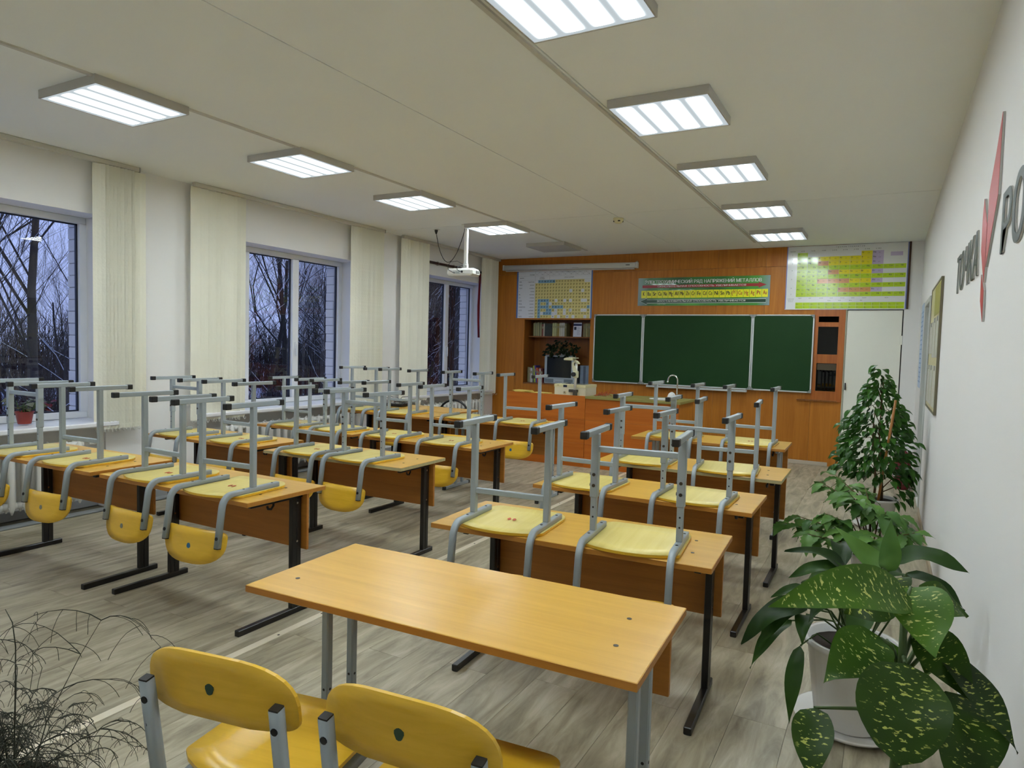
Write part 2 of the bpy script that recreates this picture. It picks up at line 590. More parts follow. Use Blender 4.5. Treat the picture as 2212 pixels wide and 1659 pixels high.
# outer brick leaf: courses of silicate brick seen at the far jamb of each window
leaf = MB()
for k, (a, b2) in enumerate(WY):
    leaf.box(-6.075, XO, b2 - 0.012, b2 + 0.24, 0.5, 2.6)
    leaf.box(-6.075, XO, a - 0.25, a - 0.02, 0.5, 2.6)
    leaf.box(-6.075, XO, a - 0.25, b2 + 0.24, 2.4, 2.7)
leaf.build('mortar_bed', M['mortar'], wall_left)
_bm = MB().box(-0.062, 0.062, -0.125, 0.125, -0.0465, 0.0465, 0.004).mesh('brick', M['silicate'])
rng = random.Random(7)
for k, (a, b2) in enumerate(WY):
    for c in range(17):
        link('brick', _bm, wall_left, (-6.018 + rng.uniform(-0.003, 0.003), b2 + 0.105 + rng.uniform(-0.004, 0.004), 0.76 + c * 0.1), (0, 0, rng.uniform(-0.01, 0.01)))

def window(n, a, b2):
    w = tag(thing('window_%d' % n, 'white PVC window with three panes, ' + ('nearest to the camera' if n == 1 else 'middle of the window wall' if n == 2 else 'nearest to the blackboard wall'), None), kind='structure')
    xf0, xf1 = -5.905, -5.84
    z0, z1 = 0.725, WZ1
    fw = 0.055
    f = MB()
    f.box(xf0, xf1, a, b2, z0, z0 + fw, 0.006)
    f.box(xf0, xf1, a, b2, z1 - fw, z1, 0.006)
    f.box(xf0, xf1, a, a + fw, z0 + fw, z1 - fw)
    f.box(xf0, xf1, b2 - fw, b2, z0 + fw, z1 - fw)
    f.build('frame', M['pvc'], w)
    third = (b2 - a - 2 * fw) / 3
    edges = [a + fw + third, b2 - fw - third]
    for e in edges:
        bx('mullion', M['pvc'], xf0, xf1 + 0.004, e - 0.045, e + 0.045, z0 + fw, z1 - fw, w, 0.006)
    ps = [(a + fw, edges[0] - 0.045), (edges[0] + 0.045, edges[1] - 0.045), (edges[1] + 0.045, b2 - fw)]
    for p0, p1 in ps:
        g = MB()
        for (q0, q1, r0, r1) in ((p0, p0 + 0.012, z0 + fw, z1 - fw), (p1 - 0.012, p1, z0 + fw, z1 - fw), (p0, p1, z0 + fw, z0 + fw + 0.010), (p0, p1, z1 - fw - 0.010, z1 - fw)):
            g.box(xf0 + 0.012, xf0 + 0.034, q0, q1, r0, r1)
        g.build('gasket', M['gasket'], w)
        bx('pane', M['glass'], xf0 + 0.020, xf0 + 0.024, p0 + 0.008, p1 - 0.008, z0 + fw + 0.006, z1 - fw - 0.006, w)
    h = MB()
    h.box(xf1 + 0.002, xf1 + 0.018, edges[1] - 0.014, edges[1] + 0.014, 1.32, 1.40, 0.004)
    h.box(xf1 + 0.016, xf1 + 0.034, edges[1] - 0.010, edges[1] + 0.010, 1.24, 1.385, 0.005)
    h.build('handle', M['pvc'], w)
    bx('sill', M['sill'], xf1 - 0.02, XL + 0.13, a - 0.04, b2 + 0.04, 0.684, 0.722, w, 0.008)
    return w
for i, (a, b2) in enumerate(WY):
    window(i + 1, a, b2)

# ---- right wall with the side door
wr = MB()
DY0, DY1, DZ = 7.12, 8.02, 1.975
wr.box(XR, XR + 0.25, YN - 0.2, DY0, 0, ZC + 0.01)
wr.box(XR, XR + 0.25, DY0, DY1, DZ, ZC + 0.01)
wr.box(XR, XR + 0.25, DY1, YB + 0.4, 0, ZC + 0.01)
wr.box(XR + 0.2, XR + 0.25, DY0, DY1, 0, DZ)  # unseen backing added behind the door leaf to stop sky light leaking in
wr.box(XR, XR + 0.25, DY0, DY1, -0.08, 0.0)  # floor extension added under the door against the same light leak
wall_right = struct('wall_right', wr, M['wall'], 'white painted wall with the lettering')
d2 = thing('door_2', 'pale door set back in the right wall', None, kind='structure')
bx('leaf', pbr('pale_grey_door', '#c3c6bf', 0.5), XR + 0.13, XR + 0.17, DY0 + 0.05, DY1 - 0.05, 0.01, DZ - 0.05, d2, 0.004)
_f2 = MB()
_f2.box(XR - 0.012, XR + 0.20, DY0 - 0.0, DY0 + 0.05, 0, DZ, 0.004)
_f2.box(XR - 0.012, XR + 0.20, DY1 - 0.05, DY1, 0, DZ, 0.004)
_f2.box(XR - 0.012, XR + 0.20, DY0 + 0.05, DY1 - 0.05, DZ - 0.05, DZ, 0.004)
_f2.build('leaf_surround', pbr('grey_white_door_frame', '#b9bcb8', 0.5), d2)
_h2 = MB().tube([(XR + 0.13, DY0 + 0.12, 1.02), (XR + 0.085, DY0 + 0.12, 1.02), (XR + 0.085, DY0 + 0.24, 1.02)], 0.009, 8)
_h2.build('handle', M['chrome'], d2)
struct('baseboard_right', MB().box(XR - 0.012, XR, YN, DY0, 0, 0.06, 0.004).box(XR - 0.012, XR, DY1, YB, 0, 0.06, 0.004), pbr('beige_baseboard', '#a7987f', 0.5), 'beige skirting along the right wall')
struct('baseboard_left', MB().box(XL - 0.13, XL - 0.112, YN, YB, 0, 0.07, 0.004).box(XL, XL + 0.016, 3.24, 4.06, 0, 0.07, 0.004).box(XL, XL + 0.016, 6.24, 7.04, 0, 0.07, 0.004), pbr('grey_baseboard', '#8e9092', 0.5), 'grey skirting along the window wall')
# floor trunking at the foot of the window wall
struct('trim_4', MB().box(XL + 0.05, XL + 0.13, YN, 7.0, 0, 0.018, 0.006), pbr('grey_floor_trunking', '#7f8384', 0.5), 'grey cable trunking on the floor under the windows')

# ---- wall behind the camera
struct('wall_near', MB().box(XL - 0.4, XR + 0.3, YN - 0.2, YN, 0, ZC + 0.01), M['wall'], 'white wall behind the camera')

# ---- blackboard wall: veneer sheets on battens, open niche on the left, glazed cabinet on the right
wb = MB()
wb.box(XL - 0.4, XR + 0.3, YB + 0.40, YB + 0.55, 0, ZC + 0.01)
wall_back = struct('wall_back', wb, M['panel_dark'], 'orange-brown veneer panelled wall behind the blackboard')
NX0, NX1, NZ0, NZ1 = -5.028, -3.912, 0.855, 1.845
CX0, CX1 = -0.835, -0.478
def veneer(x0, x1, z0, z1):
    g = 0.0012
    bx('panel', M['panel_wood'], x0 + g, x1 - g, YB, YB + 0.018, z0 + g, z1 - g, wall_back)
SEAM = 2.552
veneer(XL, NX0, 0, 2.552); veneer(XL, NX0, 2.552, ZC)
veneer(NX0, -4.47, 0, NZ0); veneer(-4.47, NX1, 0, NZ0)
veneer(NX0, -4.47, NZ1, SEAM); veneer(-4.47, NX1, NZ1, SEAM); veneer(NX0, NX1, SEAM, ZC)
vx = [NX1, -3.30, -2.69, -2.07, -1.45, CX0]
for i in range(5):
    veneer(vx[i], vx[i + 1], 0, SEAM)
    veneer(vx[i], vx[i + 1], SEAM, ZC)
veneer(CX0, CX1, 0, 0.83)
veneer(CX0, CX1, 1.995, ZC)
# niche lining and its shelf
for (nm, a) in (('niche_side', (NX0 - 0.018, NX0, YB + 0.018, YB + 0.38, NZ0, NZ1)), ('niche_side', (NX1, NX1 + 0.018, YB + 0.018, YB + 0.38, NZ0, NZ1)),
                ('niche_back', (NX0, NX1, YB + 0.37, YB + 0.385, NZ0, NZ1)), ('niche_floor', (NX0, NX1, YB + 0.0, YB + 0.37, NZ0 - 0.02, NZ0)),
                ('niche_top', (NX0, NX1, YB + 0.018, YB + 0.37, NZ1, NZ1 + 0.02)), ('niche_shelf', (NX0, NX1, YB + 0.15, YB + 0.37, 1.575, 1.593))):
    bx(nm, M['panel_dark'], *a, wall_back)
# white wall to the right of the cabinet, and the door in it
struct('wall_back_right', MB().box(0.150, XR, YB, YB + 0.4, 0, ZC).box(CX1, 0.150, YB + 0.01, YB + 0.4, 1.993, ZC), M['wall'], 'narrow white end of the blackboard wall beside the door')
d1 = thing('door_1', 'plain off-white door at the right end of the blackboard wall', None, kind='structure')
dw = pbr('off_white_door', '#e9e9dc', 0.45, var=(2, 0.02))
bx('leaf', dw, CX1 + 0.018, 0.138, YB + 0.004, YB + 0.044, 0.008, 1.982, d1, 0.003)
bx('leaf_surround', pbr('door_gap_shade', '#3a372f', 0.8), CX1, 0.150, YB + 0.046, YB + 0.06, 0, 1.993, d1)  # dark sheet behind the leaf stands for the shade in the door gap
bx('jamb', pbr('pale_green_jamb', '#b9bba4', 0.5), CX1, CX1 + 0.014, YB - 0.004, YB + 0.04, 0, 1.99, d1)
for hz in (1.62, 0.35):
    bx('hinge', dw, 0.125, 0.148, YB - 0.004, YB + 0.006, hz - 0.055, hz + 0.055, d1, 0.003)
bx('handle', M['black_plastic'], CX1 + 0.028, CX1 + 0.042, YB - 0.02, YB + 0.006, 0.985, 1.075, d1, 0.004)
struct('baseboard_back', MB().box(-1.9, -0.60, YB - 0.014, YB, 0, 0.05, 0.004), pbr('pale_baseboard', '#b9ad9b', 0.5), 'pale skirting under the panelled wall')
bx('cornice_strip', pbr('dark_brown_edge', '#4a2d16', 0.6), 0.168, 0.19, YB - 0.018, YB, 1.995, 2.80, wall_back)

# glazed cabinet beside the blackboard
wc = thing('wall_cabinet', 'built-in cabinet with two dark glass doors right of the blackboard', 'cabinet', ((CX0 + CX1) / 2, YB, 0))
cxm = (CX0 + CX1) / 2
def wpart(nm, m, x0, x1, y0, y1, z0, z1, bev=0.0, par=None):
    return bx(nm, m, x0 - cxm, x1 - cxm, y0 - YB, y1 - YB, z0, z1, wc if par is None else par, bev)
cabm = wood('cabinet_orange_veneer', '#9a521a', '#b4682a', 'z', rough=0.35, rnd=0.05)
wpart('stile', cabm, -0.553, CX1, YB - 0.012, YB + 0.02, 0.83, 1.995)
wpart('stile', cabm, CX0, CX0 + 0.05, YB - 0.012, YB + 0.02, 0.83, 1.995)
for z0, z1 in ((1.905, 1.995), (1.775, 1.832), (1.312, 1.425), (0.84, 0.957)):
    wpart('rail', cabm, CX0 + 0.05, -0.553, YB - 0.012, YB + 0.02, z0, z1)
wpart('ledge', M['panel_dark'], -1.0, -0.53, YB - 0.03, YB, 0.822, 0.842)
dark = pbr('cabinet_dark_interior', '#1a140f', 0.8)
wpart('back_board', dark, CX0, CX1, YB + 0.34, YB + 0.36, 0.83, 1.995)
wpart('side_board', dark, CX1 - 0.016, CX1, YB + 0.02, YB + 0.34, 0.83, 1.995)
wpart('side_board', dark, CX0, CX0 + 0.016, YB + 0.02, YB + 0.34, 0.83, 1.995)
wpart('inner_shelf', dark, CX0 + 0.016, CX1 - 0.016, YB + 0.02, YB + 0.34, 1.36, 1.38)
wpart('inner_shelf', cabm, CX0 + 0.016, CX1 - 0.016, YB + 0.05, YB + 0.34, 1.80, 1.82)
for z0, z1 in ((1.425, 1.775), (0.957, 1.312)):
    wpart('glass_door', glass_mat('dark_cabinet_glass', (0.06, 0.06, 0.06, 1)), CX0 + 0.05, -0.553, YB + 0.0, YB + 0.004, z0, z1)
wpart('label_strip', pbr('faded_label_strip', '#4a3f2c', 0.7), CX0 + 0.06, -0.556, YB - 0.001, YB + 0.002, 1.225, 1.305)

# ================================================================== CEILING LAMPS
LAMP = lamp_mat()
_lf = pbr('lamp_frame_white', '#b9b6b0', 0.5)
_off = pbr('unlit_diffuser_grey', '#b0aeb0', 0.45)
LW, LL = 0.544, 0.538
_fm = MB()
for (a, b2, c, d) in ((-LW / 2 - 0.008, LW / 2 + 0.008, -LL / 2 - 0.008, -LL / 2), (-LW / 2 - 0.008, LW / 2 + 0.008, LL / 2, LL / 2 + 0.008),
                    (-LW / 2 - 0.008, -LW / 2, -LL / 2, LL / 2), (LW / 2, LW / 2 + 0.008, -LL / 2, LL / 2)):
    _fm.box(a, b2, c, d, 0.0, 0.048)
_fm.box(-LW / 2, LW / 2, -LL / 2, LL / 2, 0.044, 0.048)
_fm = _fm.mesh('housing', _lf)
_dm = MB().box(-LW / 2, LW / 2, -LL / 2, LL / 2, 0.002, 0.006).mesh('diffuser', LAMP)
_dmo = MB().box(-LW / 2, LW / 2, -LL / 2, LL / 2, 0.002, 0.006).mesh('diffuser', _off)
XLAMP = {'w': -4.2985 + LW / 2, 'r': -1.4289 + LW / 2}
ordn = ['nearest', 'second', 'third', 'fourth', 'fifth']
for side, ylist in (('w', [0.69, 2.123, 3.564, 4.997, 6.559, 8.08]), ('r', [0.72, 2.165, 3.613, 5.042, 6.584, 8.065])):
    for k, y in enumerate(ylist):
        lit = not (side == 'w' and k == 5)
        row = 'window-side row' if side == 'w' else 'wall-side row'
        nm = ('lit square ceiling lamp, above the camera in the ' + row) if k == 0 else (('lit' if lit else 'unlit grey') + ' square ceiling lamp, %s in the %s' % (ordn[k - 1], row))
        t = thing('ceiling_lamp', nm, 'lamp', (XLAMP[side], y + LL / 2, ZC - 0.049), group='square ceiling lamps')
        link('housing', _fm, t)
        link('diffuser', _dm if lit else _dmo, t)

# smoke detector
t = thing('smoke_detector', 'small round cream smoke detector on the ceiling', 'detector', (-2.565, 6.87, ZC))
MB().lathe([(0.0, -0.05), (0.03, -0.05), (0.038, -0.044), (0.05, -0.03), (0.055, -0.012), (0.055, 0.0), (0.0, 0.0)], n=24).build('body', pbr('cream_plastic', '#d9d0a6', 0.5), t)
for k in range(4):
    a = k * PI / 2 + 0.5
    bx('vent', M['black_plastic'], 0, 0.028, -0.012, 0.012, -0.038, -0.026, t).matrix_local = Matrix.Rotation(a, 4, 'Z') @ Matrix.Translation((0.038, 0, -0.032))

# ================================================================== WINDOW DRESSING
SLAT_M = {}
def blind(n, y0, y1, slats, label):
    t = thing('vertical_blind', label, 'blind', (XL + 0.098, (y0 + y1) / 2, ZC))
    ym = (y0 + y1) / 2
    MB().box(-0.022, 0.022, y0 - ym, y1 - ym, -0.036, -0.001, 0.004).box(-0.03, -0.0, y0 - ym + 0.1, y0 - ym + 0.13, -0.02, -0.0).build('head_rail', M['trim_white'], t)
    bx('rail_end_cap', pbr('grey_cap', '#8e8d88', 0.5), -0.024, 0.024, y1 - ym, y1 - ym + 0.006, -0.04, -0.001, t)
    if 's' not in SLAT_M:
        b = MB()
        w = 0.0445
        z0, z1 = -2.13, -0.04
        xs = [-w, -w / 3, w / 3, w]
        bow = [0.0, 0.004, 0.004, 0.0]
        for th in (0, 0.0012):
            b.v += [(x, bo + th, z) for z in (z0, z1) for x, bo in zip(xs, bow)]
        q = lambda o: [(o + i, o + i + 1, o + i + 5, o + i + 4) for i in range(3)]
        fs = q(0) + [f[::-1] for f in q(8)] + [(0, 4, 12, 8), (3, 11, 15, 7), (0, 8, 9, 1), (1, 9, 10, 2), (2, 10, 11, 3)]
        for f in fs:
            b.f.append(f); b.s.append(False); b.mi.append(0)
        b.box(-w + 0.004, w - 0.004, -0.0015, 0.003, z0 - 0.012, z0 + 0.025)
        SLAT_M['s'] = b.mesh('slat', M['blind'])
        c = MB()
        for k in range(2):
            x = -0.03 + 0.06 * k
            c.tube([(x, 0, z0), (x, -0.004, z0 - 0.02), (x + 0.008, -0.012, z0 - 0.035), (x + 0.012, -0.03, z0 - 0.028), (x + 0.012, -0.038, z0 - 0.01)], 0.0018, 4, smooth=True)
        SLAT_M['c'] = c.mesh('bead_chain', M['white_plastic'])
    for (y, a) in slats:
        s = link('slat', SLAT_M['s'], t, (0, y - ym, 0), (0, 0, R(a + 5 * math.sin(y * 91))))
        link('bead_chain', SLAT_M['c'], s)
    return t
def stack(y0, y1, n, a0, a1=None):
    a1 = a0 if a1 is None else a1
    return [(y0 + (y1 - y0) * k / max(1, n - 1), a0 + (a1 - a0) * k / max(1, n - 1)) for k in range(n)]
blind(1, 0.95, 3.44, stack(1.0, 1.4, 9, 60) + stack(3.12, 3.36, 9, 50, 46) + [(3.40, 58), (3.455, 76)], 'cream vertical blind drawn open at the window nearest to the camera')
blind(2, 3.95, 6.56, [(3.97, 80), (4.05, 75), (4.13, 70), (4.18, 62), (4.225, 72), (4.30, 76), (4.36, 66), (4.40, 60), (4.46, 70)] + [(6.04, 66)] + stack(6.10, 6.50, 11, 48, 44), 'cream vertical blind drawn open at the middle window')
blind(3, 6.93, 9.40, [(6.97, 60), (7.03, 72), (7.12, 76), (7.2, 50), (7.30, 74), (7.38, 78), (7.44, 55)] + [(8.93, 60), (9.0, 58), (9.08, 40), (9.14, 56), (9.22, 66), (9.3, 70)], 'cream vertical blind drawn open at the window next to the blackboard wall')

t = thing('curtain_rod', 'dark brown curtain pole above the window beside the blackboard wall', 'curtain rod', (XL + 0.026, 8.15, 2.545))
MB().tube([(0, -1.12, 0), (0, 0.0, 0.0), (0, 1.0, 0)], 0.018, 10).build('pole', pbr('dark_brown_pole', '#33170f', 0.45), t)
for yb in (-1.0, 0.4):
    MB().box(-0.0255, 0.0, yb, yb + 0.02, -0.01, 0.01).build('bracket', M['screw'], t)
for yr in (-0.35, 0.05):
    MB().tube([(0.027 * math.cos(a), yr, 0.027 * math.sin(a) - 0.003) for a in [k * PI / 6 for k in range(13)]], 0.003, 5).build('ring', pbr('pale_ring', '#9a8d78', 0.5), t)
b = MB()
pts = []
for k in range(13):
    pts.append((0.012 * math.sin(k * 1.5), -0.045 + 0.012 * k))
vs, fs = [], []
for i, z in enumerate((0.98, 0.5, 0.2, 0.0, -0.05)):
    w = (0.2, 0.32, 0.42, 0.34, 0.3)[i]
    sh = (0.035, 0.015, 0.0, 0.01, 0.03)[i]
    for (x, y) in pts:
        vs.append((x, y * w + sh, -1.0 + (1 - i * 0.245) * 1.0))
for i in range(4):
    for k in range(12):
        fs.append((i * 13 + k, i * 13 + k + 1, (i + 1) * 13 + k + 1, (i + 1) * 13 + k))
b.add(vs, fs, True)
cu = b.build('red_curtain', pbr('dark_red_cloth', '#7a1720', 0.85), None, (XL + 0.026, 8.895, 2.52))
tag(cu, 'narrow dark red curtain gathered beside the window next to the blackboard wall', 'curtain')
md = cu.modifiers.new('thickness', 'SOLIDIFY'); md.thickness = 0.003

# ---- radiators
def rad_section():
    b = MB()
    for s in (-1, 1):
        x = s * 0.042
        b.tube([(x, 0, 0.07), (x, 0, 0.10), (x, 0, 0.14), (x, 0, 0.50), (x, 0, 0.545), (x, 0, 0.565)], [0.006, 0.016, 0.024, 0.024, 0.018, 0.006], 8)
    b.box(-0.042, 0.042, -0.006, 0.006, 0.13, 0.52)
    for z in (0.125, 0.525):
        b.tube([(0, -0.047, z), (0, 0.047, z)], 0.026, 8)
        b.tube([(-0.05, 0, z), (0.05, 0, z)], 0.022, 8)
    return b.mesh('section', M['radiator'])
_rs = rad_section()
def radiator(y0, n, label):
    t = thing('radiator', label, 'radiator', (XL + 0.075, y0, 0.03))
    for k in range(n):
        link('section', _rs, t, (0, k * 0.094, 0))
    MB().tube([(0, -0.03, 0.125), (0, -0.22, 0.125)], 0.014, 8).tube([(0, n * 0.094, 0.525), (0, n * 0.094 + 0.06, 0.525)], 0.014, 8).build('pipe', M['radiator'], t)
    b = MB()
    for k in (1, n - 2):
        b.box(-0.072, 0.02, k * 0.094 - 0.01, k * 0.094 + 0.01, 0.10, 0.12)
    b.build('bracket', M['radiator'], t)
radiator(1.35, 18, 'white cast-iron radiator under the window nearest to the camera')
radiator(4.35, 18, 'white cast-iron radiator under the middle window')
radiator(7.45, 16, 'white cast-iron radiator under the window next to the blackboard wall')

# ================================================================== DESKS
def desk(x, y, z, th, style, label, edge='beech_edge', li=0.14, ri=0.06, hook=True, mp=0.32):
    """x,y = near left corner of the top, z = top surface, th = turn; the top is 1.2 x 0.5 m"""
    c, s = math.cos(th), math.sin(th)
    t = thing('school_desk', label, 'desk', (x + c * 0.6 - s * 0.25, y + s * 0.6 + c * 0.25, 0), (0, 0, th), group='two-seat school desks')
    X = lambda v: v - 0.6
    Y = lambda v: v - 0.25
    tp = MB()
    tp.cur = 0
    tp.box(-0.6, 0.6, -0.25, 0.25, z - 0.022, z, 0.0015)
    o = tp.build('tabletop', M['beech'], t)
    e = MB()
    g = 0.0008
    e.box(-0.6 - g, 0.6 + g, -0.25 - g, -0.25 + 0.001, z - 0.0205, z - 0.0015)
    e.box(-0.6 - g, 0.6 + g, 0.249, 0.25 + g, z - 0.0205, z - 0.0015)
    e.box(-0.6 - g, -0.599, -0.25, 0.25, z - 0.0205, z - 0.0015)
    e.box(0.599, 0.6 + g, -0.25, 0.25, z - 0.0205, z - 0.0015)
    e.build('edge_band', M[edge], o)
    k = MB()
    for (u, v) in ((0.09, 0.12), (1.08, 0.34), (1.10, 0.16)):
        k.disc((X(u), Y(v), z - 0.0005), (0, 0, 1), 0.007, 0.0014, 10)
    k.build('screw_head', M['screw'], o)
    bx('modesty_panel', M['modesty'], X(li - 0.035), X(1.2 - ri + 0.045), Y(0.385), Y(0.401), z - mp, z - 0.023, t, 0.002)
    if style == 'black':
        for px in (li, 1.2 - ri):
            p = MB()
            p.box(X(px) - 0.014, X(px) + 0.014, Y(0.318), Y(0.347), 0.028, z - 0.045, 0.003)
            p.box(X(px) - 0.014, X(px) + 0.014, Y(0.348), Y(0.378), 0.028, z - 0.045, 0.003)
            leg = p.build('leg', M['black_metal'], t)
            b = MB()
            for bz in (z - 0.07, z - 0.27):
                b.disc((X(px) + 0.014, Y(0.348), bz), (1, 0, 0), 0.006, 0.003, 8)
                b.disc((X(px) - 0.014, Y(0.348), bz), (-1, 0, 0), 0.006, 0.003, 8)
            b.build('bolt', M['chrome'], leg)
            bx('foot', M['black_metal'], X(px) - 0.015, X(px) + 0.015, Y(-0.01), Y(0.435), 0.0, 0.03, t, 0.003)
            bx('top_bracket', M['black_metal'], X(px) - 0.013, X(px) + 0.013, Y(0.06), Y(0.40), z - 0.046, z - 0.0225, t, 0.002)
    else:
        for px in (li, 1.2 - ri):
            for py in (0.20, 0.32):
                p = MB()
                p.box(X(px) - 0.0135, X(px) + 0.0135, Y(py) - 0.0135, Y(py) + 0.0135, 0.03, z - 0.04, 0.004)
                leg = p.build('leg', M['grey_metal'], t)
                h = MB()
                for q in range(4):
                    h.disc((X(px) + 0.0133, Y(py), 0.16 + q * 0.05), (1, 0, 0), 0.0045, 0.0008, 8)
                    h.disc((X(px), Y(py) - 0.0133, 0.16 + q * 0.05), (0, -1, 0), 0.0045, 0.0008, 8)
                h.build('bolt_hole', M['black_plastic'], leg)
            ft = bx('foot', M['grey_metal'], X(px) - 0.0145, X(px) + 0.0145, Y(0.0), Y(0.44), 0.002, 0.031, t, 0.003)
            for yy in (-0.22, 0.22):
                bx('foot_cap', M['black_plastic'], -0.0165, 0.0165, yy - 0.012, yy + 0.012, -0.0165, 0.0165, ft, 0.003)
            bx('top_bracket', M['grey_metal'], X(px) - 0.013, X(px) + 0.013, Y(0.06), Y(0.41), z - 0.045, z - 0.0225, t, 0.002)
    if hook:
        b = MB()
        b.tube([(X(1.09), Y(0.25), z - 0.022), (X(1.09), Y(0.25), z - 0.075), (X(1.09), Y(0.235), z - 0.09), (X(1.09), Y(0.215), z - 0.085), (X(1.09), Y(0.21), z - 0.07)], 0.006, 6)
        b.build('bag_hook', M['black_plastic'], t)
    return t

DESKS = {
 'R1': (-1.644, 1.361, 0.682, 0.043, 'grey', 'empty beech desk nearest to the camera, no chairs on it'),
 'R2': (-1.714, 2.402, 0.634, 0.049, 'black', 'beech desk with black legs just ahead of the empty desk'),
 'R3': (-1.741, 3.431, 0.632, 0.007, 'black', 'black-legged beech desk, third from the camera in the row beside the plants'),
 'R4': (-1.715, 4.285, 0.657, 0.006, 'black', 'beech desk with worn pale front edge, fourth in the row beside the plants'),
 'R5': (-1.838, 5.405, 0.698, 0.014, 'grey', 'beech desk with grey legs, last before the blackboard in the row beside the plants'),
 'L1a': (-4.985, 2.060, 0.665, 0.030, 'black', 'beech desk at the left picture edge, by the window nearest to the camera'),
 'L1b': (-3.779, 2.144, 0.650, -0.002, 'black', 'beech desk of the nearest double row, on the aisle side'),
 'L2a': (-5.132, 3.292, 0.645, -0.003, 'black', 'beech desk of the second double row, on the window side'),
 'L2b': (-3.815, 3.303, 0.639, 0.021, 'black', 'beech desk with pale worn front edge, second double row, aisle side'),
 'L3a': (-5.220, 4.435, 0.615, -0.008, 'black', 'beech desk of the third double row, on the window side'),
 'L3b': (-3.835, 4.308, 0.635, 0.006, 'black', 'beech desk of the third double row, on the aisle side'),
 'L4a': (-5.080, 5.365, 0.700, 0.000, 'black', 'beech desk of the fourth double row, on the window side'),
 'L4b': (-3.850, 5.400, 0.702, 0.020, 'grey', 'grey-legged beech desk of the fourth double row, in front of the teacher desk'),
 'L5': (-5.150, 5.885, 0.700, 0.000, 'black', 'empty-fronted beech desk with cables, pushed behind the fourth double row by the radiator'),
}
for k, v in DESKS.items():
    desk(*v, mp=0.215 if k == 'R1' else 0.32, edge='beech_light_edge' if k in ('R4', 'L2b') else 'beech_edge')

